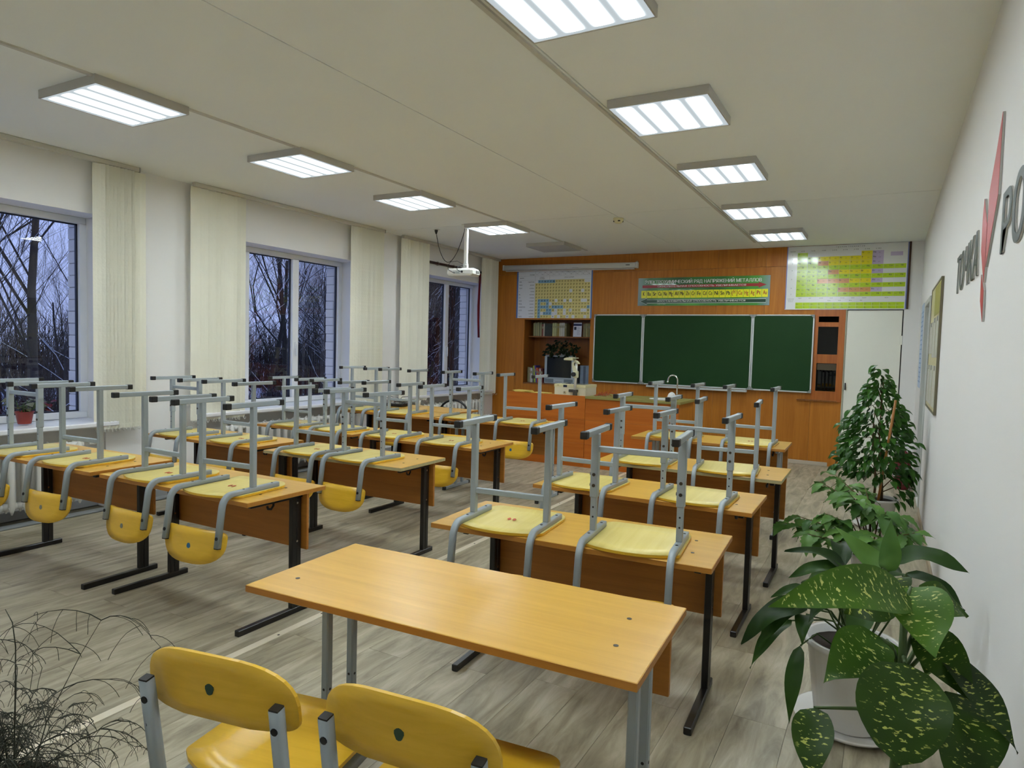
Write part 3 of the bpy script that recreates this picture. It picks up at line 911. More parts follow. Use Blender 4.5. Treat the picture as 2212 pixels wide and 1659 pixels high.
# ================================================================== CHAIRS
HS = 0.458      # seat height
RX = 0.175      # rail offset from the middle
def chair_parts(adj, HS=HS, post=0.218):
    """meshes of an upright chair, facing +y, origin on the floor between its leg posts"""
    P = []
    zr = HS - 0.012 - 0.0125 - (0.028 if post > 0.23 else 0)
    # seat plate
    b = MB()
    out = []
    def corner(cx, cy, r, a0, a1, n):
        for k in range(n + 1):
            a = R(a0 + (a1 - a0) * k / n)
            out.append((cx + r * math.cos(a), cy + r * math.sin(a)))
    corner(0.135, 0.175, 0.06, 0, 90, 5)
    corner(-0.135, 0.175, 0.06, 90, 180, 5)
    corner(-0.170, -0.090, 0.025, 180, 215, 2)
    for k in range(9):
        u = -1 + 2 * k / 8
        out.append((u * 0.165, -0.125 - 0.045 * (1 - u * u)))
    corner(0.170, -0.090, 0.025, 325, 360, 2)
    def sz(x, y):
        return -0.010 * (1 - (x / 0.2) ** 2) * (1 if y > -0.1 else 0.6) - (0.012 * ((y - 0.17) / 0.06) ** 2 if y > 0.17 else 0)
    n = len(out)
    rings = []
    vs = []
    for f in (1.0, 0.66, 0.33):
        for (x, y) in out:
            xx, yy = x * f, 0.03 + (y - 0.03) * f
            vs.append((xx, yy, HS + sz(xx, yy) * 0.5))
    vs.append((0, 0.03, HS + sz(0, 0.03) * 0.5))
    m = len(vs)
    fs = []
    for r in range(2):
        for k in range(n):
            fs.append((r * n + k, r * n + (k + 1) % n, (r + 1) * n + (k + 1) % n, (r + 1) * n + k))
    for k in range(n):
        fs.append((2 * n + k, 2 * n + (k + 1) % n, 3 * n))
    low = [(v[0], v[1], v[2] - 0.011) for v in vs]
    b.cur = 1
    b.add(low, [f[::-1] for f in fs], True)
    b.cur = 0
    b.add(vs, fs, True)
    b.cur = 2
    o = 0
    b.add([], [])
    for k in range(n):
        b.f.append((m + k, k, (k + 1) % n, m + (k + 1) % n)) if False else b.f.append((k, (k + 1) % n, m + (k + 1) % n, m + k))
        b.s.append(False); b.mi.append(2)
    P.append(('seat', b.mesh('seat', [M['ply'], M['seat_under'], M['ply']]), [('stamp', None)]))
    # side rails that bend up into the back posts
    for s in (-1, 1):
        b = MB()
        pa = [(s * RX, 0.165, zr), (s * RX, -0.128, zr)]
        r = 0.062 if post < 0.23 else 0.075
        tilt = R(8)
        for k in range(1, 9):
            a = (PI / 2 - tilt) * k / 8
            pa.append((s * RX, -0.128 - r * math.sin(a), zr + r * (1 - math.cos(a))))
        d = Vector((0, -math.sin(tilt), math.cos(tilt)))
        e = Vector(pa[-1])
        L = post - (e.z - HS)
        pa.append(tuple(e + d * L))
        b.tube(pa, 0.0128, 12, ref=(1, 0, 0), sq=True)
        top = e + d * L
        b2 = MB()
        b2.tube([tuple(top), tuple(top + d * 0.004)], 0.0122, 12, ref=(1, 0, 0), sq=True, smooth=False)
        nb = MB()
        bn = Vector((0, -math.cos(tilt), -math.sin(tilt)))
        bc = top - d * 0.045 + bn * 0.0118
        nb.disc(tuple(bc), tuple(bn), 0.0085, 0.003, 10)
        for yy in (0.125, -0.06):
            nb.disc((s * RX, yy, zr - 0.012), (0, 0, -1), 0.006, 0.0012, 8)
        P.append(('side_rail', b.mesh('side_rail', M['grey_metal']), [('end_cap', b2.mesh('end_cap', M['black_plastic'])), ('bolt', nb.mesh('bolt', M['black_plastic']))]))
        # leg post
        b = MB()
        subs = []
        if adj:
            b.box(s * RX - 0.016, s * RX + 0.016, -0.016, 0.016, 0.022, 0.285, 0.003)
            b.box(s * RX - 0.0125, s * RX + 0.0125, -0.0125, 0.0125, 0.28, zr - 0.011, 0.002)
            q = MB()
            for zz in (0.19, 0.235):
                q.disc((s * RX, -0.016, zz), (0, -1, 0), 0.007, 0.004, 8)
                q.disc((s * RX + 0.016, 0, zz), (1, 0, 0), 0.007, 0.004, 8)
            subs.append(('bolt', q.mesh('bolt', M['screw'])))
            q = MB()
            for zz in (0.325, 0.365):
                q.disc((s * RX, -0.0123, zz), (0, -1, 0), 0.004, 0.0008, 8)
                q.disc((s * RX + 0.0123, 0, zz), (1, 0, 0), 0.004, 0.0008, 8)
            subs.append(('bolt_hole', q.mesh('bolt_hole', M['black_plastic'])))
        else:
            b.box(s * RX - 0.0135, s * RX + 0.0135, -0.0135, 0.0135, 0.022, zr - 0.011, 0.003)
        P.append(('leg', b.mesh('leg', M['grey_metal']), subs))
        # runner with end caps
        b = MB()
        b.box(s * RX - 0.0125, s * RX + 0.0125, -0.165, 0.180, 0.0, 0.025, 0.003)
        q1 = MB().box(s * RX - 0.0145, s * RX + 0.0145, -0.178, -0.145, -0.002, 0.0275, 0.003)
        q2 = MB().box(s * RX - 0.0145, s * RX + 0.0145, 0.162, 0.195, -0.002, 0.0275, 0.003)
        P.append(('runner', b.mesh('runner', M['grey_metal']), [('runner_cap', q1.mesh('runner_cap', M['black_plastic'])), ('runner_cap', q2.mesh('runner_cap', M['black_plastic']))]))
    # crossbar
    zc = 0.085 if adj else HS - 0.135
    P.append(('crossbar', MB().box(-RX + 0.012, RX - 0.012, -0.010, 0.010, zc - 0.0125, zc + 0.0125, 0.003).mesh('crossbar', M['grey_metal']), []))
    # backrest: curved plate on the front of the posts
    b = MB()
    zb0, zb1 = 0.143 + post - 0.218, 0.305 + post - 0.218
    poly = []
    zm = zb0 + 0.048
    for k in range(36):
        a = 2 * PI * (k + 0.5) / 36
        c, s_ = math.cos(a), math.sin(a)
        e_ = 2 / 2.5 if s_ > 0 else 2 / 5.5
        poly.append((0.203 * math.copysign(abs(c) ** (2 / (2.9 if s_ > 0 else 6.0)), c), zm + math.copysign(abs(s_) ** e_, s_) * (zb1 - zm if s_ > 0 else zm - zb0)))
    n = len(poly)
    def back(x, z, th):
        yy = -0.128 - 0.062 - 0.030 * ((z) / 0.2) + 0.013
        bow = -0.030 * (1 - (x / 0.2) ** 2)
        return (x, yy + 0.012 + bow + th, HS + z)
    cz = (zb0 + zb1) / 2
    vs, fs = [], []
    for th in (0.0, 0.0095):
        for f in (1.0, 0.6, 0.2):
            for (x, z) in poly:
                vs.append(back(x * f, cz + (z - cz) * f, th))
        vs.append(back(0, cz, th))
    m = 3 * n + 1
    for side in (0, 1):
        o = side * m
        ff = []
        for r_ in range(2):
            for k in range(n):
                ff.append((o + r_ * n + k, o + r_ * n + (k + 1) % n, o + (r_ + 1) * n + (k + 1) % n, o + (r_ + 1) * n + k))
        for k in range(n):
            ff.append((o + 2 * n + k, o + 2 * n + (k + 1) % n, o + 3 * n))
        b.add(vs if side == 0 else [], [f if side == 0 else tuple(i - len(b.v) + 0 for i in f[::-1]) for f in ff] if side == 0 else [], True)
        if side == 1:
            for f in ff:
                b.f.append(f[::-1]); b.s.append(True); b.mi.append(0)
    for k in range(n):
        b.f.append((k, m + k, m + (k + 1) % n, (k + 1) % n)); b.s.append(False); b.mi.append(0)
    P.append(('backrest', b.mesh('backrest', M['ply']), []))
    st = back(0, cz, 0)
    return P, Vector((0, st[1], st[2]))

_stamp = MB()
for s in (-1, 1):
    c = []
    for k in range(10):
        a = 2 * PI * k / 10
        rx_ = 0.006 + 0.003 * math.cos(2 * a)
        c.append((s * 0.012 + rx_ * math.cos(a) + 0.006 * math.sin(a) * 0.6, 0.03 + 0.019 * math.sin(a)))
    _stamp.prism(c, 'z', HS - 0.0185, HS - 0.0175)
_stamp = _stamp.mesh('red_stamp', pbr('faded_red_stamp', '#b9542f', 0.6))
STICK = {}
def sticker_mesh(col, pos):
    if col not in STICK:
        b = MB()
        pl = [(0.011 * math.cos(a) * (1 + 0.15 * math.sin(3 * a)), 0.013 * math.sin(a)) for a in [2 * PI * k / 12 for k in range(12)]]
        b.prism([(p[0], pos.z + p[1]) for p in pl], 'y', pos.y - 0.0022, pos.y + 0.002)
        STICK[col] = b.mesh('sticker', pbr('sticker_' + col, {'blue': '#2f6f9a', 'grey': '#7d7f73', 'green': '#22402f'}[col], 0.6))
    return STICK[col]
CP = {True: chair_parts(True), False: chair_parts(False), 'low': chair_parts(False, 0.402, 0.245)}
def chair(label, loc, rot, adj, group, stamp=False, sticker=None):
    t = thing('school_chair', label, 'chair', loc, rot, group=group)
    parts, sp = CP[adj]
    for nm, me, subs in parts:
        o = link(nm, me, t)
        for sn, sm in subs:
            if sn == 'stamp':
                if stamp:
                    link('red_stamp', _stamp, o)
                continue
            link(sn, sm, o)
        if nm == 'backrest' and sticker:
            link('sticker', sticker_mesh(sticker, sp), o)
    return t

# (desk, left post, right post, adjustable, stamp, sticker) -- post feet on the desk top
_d = {'R2': 'the desk just ahead of the empty one', 'R3': 'the third desk beside the plants', 'R4': 'the pale-edged fourth desk beside the plants', 'R5': 'the last desk beside the plants',
      'L1a': 'the desk at the left picture edge', 'L1b': 'the nearest aisle-side desk', 'L2a': 'the second window-side desk', 'L2b': 'the second aisle-side desk', 'L3a': 'the third window-side desk',
      'L3b': 'the third aisle-side desk', 'L4a': 'the fourth window-side desk', 'L4b': 'the desk facing the teacher desk'}
CH = [
 ('R2', 'left', (-1.586, 2.548), (-1.240, 2.579), False, True, None), ('R2', 'right', (-1.023, 2.583), (-0.676, 2.617), True, False, None),
 ('R3', 'left', (-1.650, 3.618), (-1.300, 3.609), False, False, None), ('R3', 'right', (-1.030, 3.590), (-0.680, 3.585), True, False, None),
 ('R4', 'left', (-1.575, 4.465), (-1.225, 4.478), True, False, None), ('R4', 'right', (-1.038, 4.450), (-0.691, 4.480), False, False, None),
 ('R5', 'left', (-1.688, 5.595), (-1.338, 5.590), False, False, None), ('R5', 'right', (-1.090, 5.572), (-0.743, 5.568), False, True, None),
 ('L1a', 'left', (-4.885, 2.215), (-4.535, 2.216), True, False, None), ('L1a', 'right', (-4.300, 2.235), (-3.955, 2.258), False, True, 'grey'),
 ('L1b', 'left', (-3.610, 2.300), (-3.262, 2.288), False, True, 'grey'), ('L1b', 'right', (-3.055, 2.256), (-2.709, 2.281), False, True, 'blue'),
 ('L2a', 'left', (-5.010, 3.425), (-4.662, 3.412), True, False, None), ('L2a', 'right', (-4.425, 3.445), (-4.076, 3.433), False, True, None),
 ('L2b', 'left', (-3.655, 3.452), (-3.305, 3.446), False, True, None), ('L2b', 'right', (-3.200, 3.452), (-2.852, 3.434), True, False, None),
 ('L3a', 'left', (-5.028, 4.600), (-4.680, 4.590), False, True, None), ('L3a', 'right', (-4.490, 4.622), (-4.142, 4.606), True, False, 'blue'),
 ('L3b', 'left', (-3.778, 4.474), (-3.430, 4.490), False, True, None), ('L3b', 'right', (-3.180, 4.430), (-2.831, 4.438), False, True, None),
 ('L4a', 'left', (-5.020, 5.560), (-4.672, 5.540), False, False, None), ('L4a', 'right', (-4.490, 5.510), (-4.145, 5.530), False, False, None),
 ('L4b', 'left', (-3.752, 5.570), (-3.404, 5.590), True, False, None), ('L4b', 'right', (-3.139, 5.560), (-2.792, 5.588), False, True, 'blue'),
]
for dk, side, A, B, adj, stp, stk in CH:
    z = DESKS[dk][2]
    yaw = math.atan2(B[1] - A[1], B[0] - A[0])
    dx_, dy_, _, dth = DESKS[dk][:4]
    xm, ym = (A[0] + B[0]) / 2, (A[1] + B[1]) / 2
    lim = min(dy_ + math.tan(dth) * (q_ - dx_) - math.tan(yaw) * (q_ - xm) for q_ in (xm - 0.18, xm + 0.18)) + 0.158
    ym = min(ym, lim)
    chair('upturned grey-framed chair, %s of the two on %s' % (side, _d[dk]), (xm, ym, z + HS + 0.0012),
          (0, PI, yaw), adj, 'chairs put upside down on the desks', stp, stk)
# two chairs standing on the floor in the foreground
chair('yellow plywood chair standing on the floor, left of the two in front', (-1.291, 1.170, 0.002), (0, 0, 0.179), 'low', 'foreground chairs', False, 'green')
chair('yellow plywood chair standing on the floor, right of the two in front', (-0.818, 1.253, 0.002), (0, 0, 0.10), 'low', 'foreground chairs', False, 'green')

# ================================================================== ON THE BLACKBOARD WALL
BX, BZ = -3.829, 0.926
cb = thing('chalkboard', 'green three-panel chalkboard with aluminium frame', 'chalkboard', (BX + 1.5, YB, BZ))
for (a, b2, nm) in ((0.0, 0.748, 'wing'), (0.752, 2.248, 'centre_panel'), (2.252, 3.0, 'wing')):
    yo = -0.045 if nm == 'wing' else -0.038
    p = bx(nm, M['board_green'], a - 1.5 + 0.012, b2 - 1.5 - 0.012, yo - 0.004, yo + 0.012, 0.012, 0.988, cb)
    f = MB()
    w = 0.017
    cx_ = (a + b2) / 2 - 1.5
    for (q0, q1, r0, r1) in ((a, b2, 0, w), (a, b2, 1 - w, 1), (a, a + w, w, 1 - w), (b2 - w, b2, w, 1 - w)):
        f.box(q0 - 1.5 - cx_, q1 - 1.5 - cx_, -0.015, 0.012, r0 - 0.5, r1 - 0.5, 0.003)
    f.build('frame', M['alu'], p)
    c = MB()
    for sx in (-1, 1):
        for sz in (-1, 1):
            hx = (b2 - a) / 2
            tri = [(sx * (hx - 0.001), sz * 0.499), (sx * (hx - 0.055), sz * 0.499), (sx * (hx - 0.001), sz * 0.445)]
            c.prism(tri, 'y', -0.0165, -0.006)
    c.build('corner_piece', pbr('grey_corner_plastic', '#8b8f8c', 0.5), p)
bx('chalk_tray', M['alu'], -2.985 - BX - 1.5, -1.615 - BX - 1.5, -0.10, -0.03, -0.032, -0.006, cb, 0.003)
MB().box(-1.4, -1.36, -0.026, 0, 0.3, 0.34).box(1.36, 1.4, -0.026, 0, 0.3, 0.34).box(-0.02, 0.02, -0.026, 0, 0.3, 0.34).build('wall_bracket', M['screw'], cb)

# projection screen case
ps = thing('projection_screen', 'rolled-up white projection screen case at the top of the panelled wall', 'projection screen', (-4.295, YB - 0.05, 2.642), (0, 0.012, 0))
MB().tube([(-1.08, 0, 0), (1.08, 0, 0)], 0.040, 12, ref=(0, 0, 1), sq=True).build('case', M['white_plastic'], ps)
for s in (-1, 1):
    MB().tube([(s * 1.08, 0, 0), (s * 1.105, 0, 0)], 0.045, 12, ref=(0, 0, 1), sq=True).build('end_cap', M['white_plastic'], ps)
bx('bottom_bar', M['white_plastic'], -1.06, 1.06, -0.02, 0.012, -0.058, -0.046, ps, 0.003)
MB().tube([(-0.02, -0.004, -0.056), (-0.012, -0.02, -0.064), (0.012, -0.02, -0.064), (0.02, -0.004, -0.056)], 0.004, 6).build('pull_loop', M['white_plastic'], ps)
b = MB()
for k in range(5):
    b.box(0.94 + k * 0.012, 0.949 + k * 0.012, -0.0392, -0.0375, -0.004, 0.008)
    b.box(0.10 + k * 0.02, 0.113 + k * 0.02, -0.0392, -0.0375, -0.022, -0.019)
b.build('printed_mark', M['black_plastic'], ps)
bx('hook', pbr('beige_hook', '#b9ad86', 0.5), 1.085, 1.1, -0.01, 0.03, 0.042, 0.06, ps)

def sheet(name, label, cat, x0, x1, z0, z1, mat, th=0.006):
    t = thing(name, label, cat, ((x0 + x1) / 2, YB - th - 0.001, (z0 + z1) / 2))
    W, H = x1 - x0, z1 - z0
    bx('sheet', mat, -W / 2, W / 2, 0, th, -H / 2, H / 2, t)
    # put(): u,v in 0..1 from the top left corner of the sheet
    return t, W, H
def putter(W, H, layer):
    y = -0.0006 * layer
    return lambda u, v: (u - W / 2, y, v - H / 2)
def cells(t, W, H, name, lst, mat, layer=1):
    b = MB()
    y = -0.0006 * layer
    for (u0, u1, v0, v1) in lst:          # fractions, v measured downward
        b.add([(u0 * W - W / 2, y, H / 2 - v1 * H), (u1 * W - W / 2, y, H / 2 - v1 * H), (u1 * W - W / 2, y, H / 2 - v0 * H), (u0 * W - W / 2, y, H / 2 - v0 * H)], [(0, 1, 2, 3)])
    if b.v:
        return b.build(name, mat, t)
ink = pbr('print_black', '#1d1d1b', 0.5)
paper = pbr('poster_white', '#e6e9ec', 0.3, coat=0.3)

# ---- solubility chart
t, W, H = sheet('solubility_chart', 'white chart with yellow and blue letter grid under the projection screen', 'poster', -5.178, -3.895, 1.868, 2.592, paper)
cells(t, W, H, 'blue_border', [(0, 0.02, 0, 1), (0.985, 1, 0, 1)], pbr('print_blue', '#4f76b8', 0.4), 1)
rows = ['.bbbbbbyyyyyyyyyyww', 'y' * 19, 'y' * 19, 'yyyyyyyyyyyywyyywyy', 'y' * 19, 'y' * 19, 'ybbbbyywyywywyyywwy', 'ybyybwyyyyyyyyyyyyy', 'ybbbbybbbbyyyyyyyyb', 'ybyybbywyywywyyywwy', 'ybwbbbwwyywyyyyyyyy', 'ybyyyywywyywywyyywy']
lets = [' РРМРРМННННННННМН--', 'РРРРРРРРРРРРРРРРРРР', 'РРНМРРРРРРРРРРРМРРМ', 'РРРРРРРРРРРР-РРМ-НН', 'РРРРРРРРРРРРРРРМРМН', 'РРРРРРРРРРРРРРРМРРН', 'РРММРРМ-НМ-М-ННН--М', 'РРННР-МННННННННННННН', 'РРРРРРРМРРРРРРРРРРР', 'РРННРРМ-НН-Н-ННН--М', 'РР-РРР--НН-ННННННННН', 'РРННР-Н--Н-Н--Н----']
g0, g1, r0 = 0.255, 0.975, 0.185
cw, rh = (g1 - g0) / 19, (1 - r0) / 12
acc = {'y': [], 'b': []}
lb = MB()
pt = putter(W, H, 2)
for r_ in range(12):
    for c_ in range(19):
        k = rows[r_][c_] if c_ < len(rows[r_]) else 'y'
        if k in acc:
            acc[k].append((g0 + c_ * cw + 0.0004, g0 + (c_ + 1) * cw - 0.0004, r0 + r_ * rh + 0.0006, r0 + (r_ + 1) * rh - 0.0006))
        ch = lets[r_][c_] if c_ < len(lets[r_]) else 'Р'
        if ch != ' ':
            text(lb, ch, (g0 + (c_ + 0.5) * cw) * W, H * (1 - r0 - (r_ + 0.72) * rh), 0.024, pt, align='c', bold=0.02)
cells(t, W, H, 'yellow_cells', acc['y'], pbr('print_pale_yellow', '#e6d98a', 0.35, coat=0.2), 1)
cells(t, W, H, 'blue_cells', acc['b'], pbr('print_pale_blue', '#86b4cf', 0.35, coat=0.2), 1)
names = ['гидроксид', 'нитрат', 'сульфат', 'иодид', 'бромид', 'хлорид', 'сульфит', 'фосфат', 'ацетат', 'карбонат', 'сульфид', 'силикат']
ions = ['OH', 'NO3', 'SO4', 'I', 'Br', 'Cl', 'SO3', 'PO4', 'CH3COO', 'CO3', 'S', 'SiO3']
for r_ in range(12):
    zz = H * (1 - r0 - (r_ + 0.70) * rh)
    text(lb, ions[r_], 0.035 * W, zz, 0.020, pt)
    text(lb, names[r_], 0.240 * W, zz, 0.016, pt, align='r', bold=0.01)
text(lb, 'катионы', 0.21 * W, H * 0.92, 0.016, pt, align='c', bold=0.01)
text(lb, 'анионы', 0.07 * W, H * 0.855, 0.016, pt, align='c', bold=0.01)
text(lb, 'сильные', 0.345 * W, H * 0.862, 0.014, pt, align='c', bold=0.01)
text(lb, 'основания', 0.345 * W, H * 0.833, 0.014, pt, align='c', bold=0.01)
text(lb, 'слабые основания', 0.70 * W, H * 0.855, 0.014, pt, align='c', bold=0.01)
for i, e_ in enumerate(['H', 'K', 'Na', 'Ba', 'Ca', 'Mg', 'Sr', 'Al', 'Cr', 'Fe', 'Fe', 'Mn', 'Zn', 'Ni', 'Co', 'Cu', 'Pb', 'Sn', 'Hg']):
    text(lb, e_, (g0 + (i + 0.5) * cw) * W, H * (0.965 if i % 2 else 0.92), 0.014, pt, align='c')
lb.build('lettering', ink, t)
gl = [(g0 - 0.001, g0 + 0.0005, 0, 1), (g0 + 7 * cw * 0.72, g0 + 7 * cw * 0.72 + 0.0015, 0.1, r0)] + [(0.02, 0.985, v, v + 0.002) for v in (0.1, r0)] + [(g0 + i * cw, g0 + i * cw + 0.001, 0, 0.1) for i in range(1, 19)]
cells(t, W, H, 'grid_lines', gl, pbr('print_grey', '#8d9096', 0.5), 2)

# ---- electrochemical series banner
def banner_mat():
    m = bpy.data.materials.new('green_banner_print')
    m.use_nodes = True
    nt = m.node_tree
    b = nt.nodes['Principled BSDF']
    tc = nt.nodes.new('ShaderNodeTexCoord')
    n = nt.nodes.new('ShaderNodeTexNoise')
    n.inputs['Scale'].default_value = 2.2
    n.inputs['Detail'].default_value = 1.5
    sp = nt.nodes.new('ShaderNodeSeparateXYZ')
    nt.links.new(tc.outputs['Object'], n.inputs['Vector'])
    nt.links.new(tc.outputs['Object'], sp.inputs[0])
    rp = nt.nodes.new('ShaderNodeValToRGB')
    rp.color_ramp.elements[0].position = 0.35
    rp.color_ramp.elements[0].color = lin('#1c5a22')
    rp.color_ramp.elements[1].position = 0.7
    rp.color_ramp.elements[1].color = lin('#4fa03c')
    nt.links.new(n.outputs[0], rp.inputs[0])
    ab = nt.nodes.new('ShaderNodeMath'); ab.operation = 'ABSOLUTE'
    nt.links.new(sp.outputs[0], ab.inputs[0])
    mr = nt.nodes.new('ShaderNodeMapRange')
    mr.inputs[1].default_value = 0.74
    mr.inputs[2].default_value = 0.96
    nt.links.new(ab.outputs[0], mr.inputs[0])
    mx = nt.nodes.new('ShaderNodeMix'); mx.data_type = 'RGBA'
    nt.links.new(mr.outputs[0], mx.inputs[0])
    nt.links.new(rp.outputs[0], mx.inputs[6])
    mx.inputs[7].default_value = lin('#9aa6b8')
    nt.links.new(mx.outputs[2], b.inputs['Base Color'])
    b.inputs['Roughness'].default_value = 0.3
    b.inputs['Coat Weight'].default_value = 0.3
    return m
t, W, H = sheet('metal_series_banner', 'green banner of metal symbols on yellow squares above the chalkboard', 'poster', -3.184, -1.390, 2.051, 2.444, banner_mat())
pt1, pt2, pt3 = putter(W, H, 1), putter(W, H, 2), putter(W, H, 3)
b = MB()
text(b, 'ЭЛЕКТРОХИМИЧЕСКИЙ РЯД НАПРЯЖЕНИЙ МЕТАЛЛОВ', 0.055 * W, H * 0.795, 0.046, pt2, width=0.885 * W, bold=0.025)
text(b, 'ОКИСЛИТЕЛЬНАЯ СПОСОБНОСТЬ УВЕЛИЧИВАЕТСЯ', 0.16 * W, H * 0.665, 0.022, pt3, width=0.67 * W, bold=0.02)
text(b, 'ВОССТАНОВИТЕЛЬНАЯ СПОСОБНОСТЬ УВЕЛИЧИВАЕТСЯ', 0.16 * W, H * 0.135, 0.022, pt3, width=0.67 * W, bold=0.02)
text(b, 'восстановление по активности', 0.16 * W, H * 0.585, 0.008, pt2)
text(b, 'усиление по активности', 0.16 * W, H * 0.055, 0.008, pt2)
b.build('white_lettering', pbr('print_white', '#dfe3df', 0.4), t)
def arrow(u0, u1, v, hh, tip, head, grow=0.0):
    s = 1 if tip == 'r' else -1
    a, e = (u0, u1) if s > 0 else (u1, u0)
    k = 0.055
    return [(a - s * grow * 0.3, v - hh - grow * W / H), (e - s * k, v - hh - grow * W / H), (e - s * k, v - head - grow * W / H), (e + s * grow, v), (e - s * k, v + head + grow * W / H), (e - s * k, v + hh + grow * W / H), (a - s * grow * 0.3, v + hh + grow * W / H)]
def flat(poly, put, nm, mat):
    b = MB()
    b.add([put(u * W, v * H) for (u, v) in poly], [tuple(range(len(poly)))])
    return b.build(nm, mat, t)
flat(arrow(0.035, 0.975, 0.69, 0.05, 'r', 0.095), pt2, 'red_arrow', pbr('print_red', '#a3282c', 0.35))
flat(arrow(0.02, 0.975, 0.155, 0.055, 'l', 0.11, 0.003), pt1, 'white_arrow_outline', pbr('print_white', '#dfe3df', 0.4))
flat(arrow(0.02, 0.975, 0.155, 0.055, 'l', 0.11), pt2, 'green_arrow', pbr('print_dark_green', '#123f2a', 0.35))
els = ['K', 'Ba', 'Sr', 'Ca', 'Na', 'Mg', 'Al', 'Mn', 'Zn', 'Cr', 'Fe', 'Cd', 'Co', 'Ni', 'Sn', 'Pb', 'H', 'Cu', 'Hg', 'Ag', 'Pt', 'Au']
sq, eb, er = [], MB(), MB()
for i, e_ in enumerate(els):
    u0 = 0.028 + i * 0.0437
    sq.append((u0, u0 + 0.0415, 0.455, 0.725))
    wd = 0.022 if len(e_) == 1 else 0.046
    text(er if i >= 16 else eb, e_, (u0 + 0.0208) * W, H * (0.365 if i != 16 else 0.40), 0.055, pt3, width=wd, align='c', bold=0.03)
text(er, '(', (0.028 + 16 * 0.0437 + 0.002) * W, H * 0.37, 0.06, pt3)
text(er, ')', (0.028 + 16 * 0.0437 + 0.034) * W, H * 0.37, 0.06, pt3)
cells(t, W, H, 'yellow_squares', sq, pbr('print_bright_yellow', '#ece81e', 0.35), 2)
eb.build('black_symbols', ink, t)
er.build('red_symbols', pbr('print_red', '#a3282c', 0.35), t)

# ---- periodic table
t, W, H = sheet('periodic_table', 'large yellow-green periodic table of elements above the door', 'poster', -1.198, 0.166, 1.998, 2.796, pbr('poster_gloss_white', '#e2e3e2', 0.12, coat=0.6), 0.012)
rowsP = ['g.....ypw.', 'ggyyyyyp..', 'ggsyyyyp..', 'gggggggggg', 'gggsyyyp..', 'gggggggggg', 'ggsssyyp..', 'gggggggggg', 'ggggsssp..', 'gggggggggg']
symP = [['H', '', '', '', '', '', 'H', 'He', '', ''], ['Li', 'Be', 'B', 'C', 'N', 'O', 'F', 'Ne', '', ''], ['Na', 'Mg', 'Al', 'Si', 'P', 'S', 'Cl', 'Ar', '', ''],
        ['K', 'Ca', 'Sc', 'Ti', 'V', 'Cr', 'Mn', 'Fe', 'Co', 'Ni'], ['Cu', 'Zn', 'Ga', 'Ge', 'As', 'Se', 'Br', 'Kr', '', ''], ['Rb', 'Sr', 'Y', 'Zr', 'Nb', 'Mo', 'Tc', 'Ru', 'Rh', 'Pd'],
        ['Ag', 'Cd', 'In', 'Sn', 'Sb', 'Te', 'I', 'Xe', '', ''], ['Cs', 'Ba', 'La', 'Hf', 'Ta', 'W', 'Re', 'Os', 'Ir', 'Pt'], ['Au', 'Hg', 'Tl', 'Pb', 'Bi', 'Po', 'At', 'Rn', '', ''], ['Fr', 'Ra', 'Ac', 'Rf', 'Db', 'Sg', 'Bh', 'Hs', 'Mt', 'Ds']]
colr = {'g': ('green_cells', '#b2d01e'), 'y': ('yellow_cells', '#e8da18'), 's': ('salmon_cells', '#d69a5c'), 'p': ('lilac_cells', '#bfb0d0')}
acc = {k: [] for k in colr}
gx0, gx1, gy0, gy1 = 0.093, 0.985, 0.105, 0.805
cw, rh = (gx1 - gx0) / 10, (gy1 - gy0) / 10
lb = MB()
pt2 = putter(W, H, 2)
for i in range(10):
    for j in range(10):
        k = rowsP[i][j]
        if k in acc:
            acc[k].append((gx0 + j * cw + 0.0005, gx0 + (j + 1) * cw - 0.0005, gy0 + i * rh + 0.0006, gy0 + (i + 1) * rh - 0.0006))
        s_ = symP[i][j]
        if s_:
            left = i % 2 == 0 or i < 3
            u = gx0 + j * cw + (0.006 if left else cw * 0.55)
            text(lb, s_, u * W, H * (1 - gy0 - (i + 0.50) * rh), 0.020, pt2, bold=0.02)
            text(lb, '%d.%d' % (10 + (i * 37 + j * 11) % 80, (i * 7 + j * 3) % 10), (gx0 + j * cw + (cw * 0.55 if left else 0.01)) * W, H * (1 - gy0 - (i + 0.55) * rh), 0.010, pt2)
lan = ['Ce', 'Pr', 'Nd', 'Pm', 'Sm', 'Eu', 'Gd', 'Tb', 'Dy', 'Ho', 'Er', 'Tm', 'Yb', 'Lu']
act = ['Th', 'Pa', 'U', 'Np', 'Pu', 'Am', 'Cm', 'Bk', 'Cf', 'Es', 'Fm', 'Md', 'No', 'Lr']
for r_, L_ in enumerate((lan, act)):
    for i, s_ in enumerate(L_):
        w14 = (gx1 - gx0) / 14
        acc['g'].append((gx0 + i * w14 + 0.0004, gx0 + (i + 1) * w14 - 0.0004, 0.895 + r_ * 0.05, 0.943 + r_ * 0.05))
        text(lb, s_, (gx0 + i * w14 + 0.006) * W, H * (1 - 0.930 - r_ * 0.05), 0.014, pt2, bold=0.01)
for i, s_ in enumerate(['R2O', 'RO', 'R2O3', 'RO2', 'R2O5', 'RO3', 'R2O7', '', 'RO4']):
    text(lb, s_, (gx0 + (i + 0.3) * cw) * W, H * 0.165, 0.013, pt2)
for i, s_ in enumerate(['RH4', 'RH3', 'RH2', 'RH']):
    text(lb, s_, (gx0 + (i + 3.1) * cw) * W, H * 0.125, 0.013, pt2)
for i in range(7):
    text(lb, str(i + 1), 0.05 * W, H * (1 - gy0 - (0.55, 1.55, 2.55, 4.1, 6.1, 8.1, 9.55)[i] * rh), 0.016, pt2, align='c')
text(lb, 'периоды', 0.05 * W, H * 0.915, 0.012, pt2, align='c')
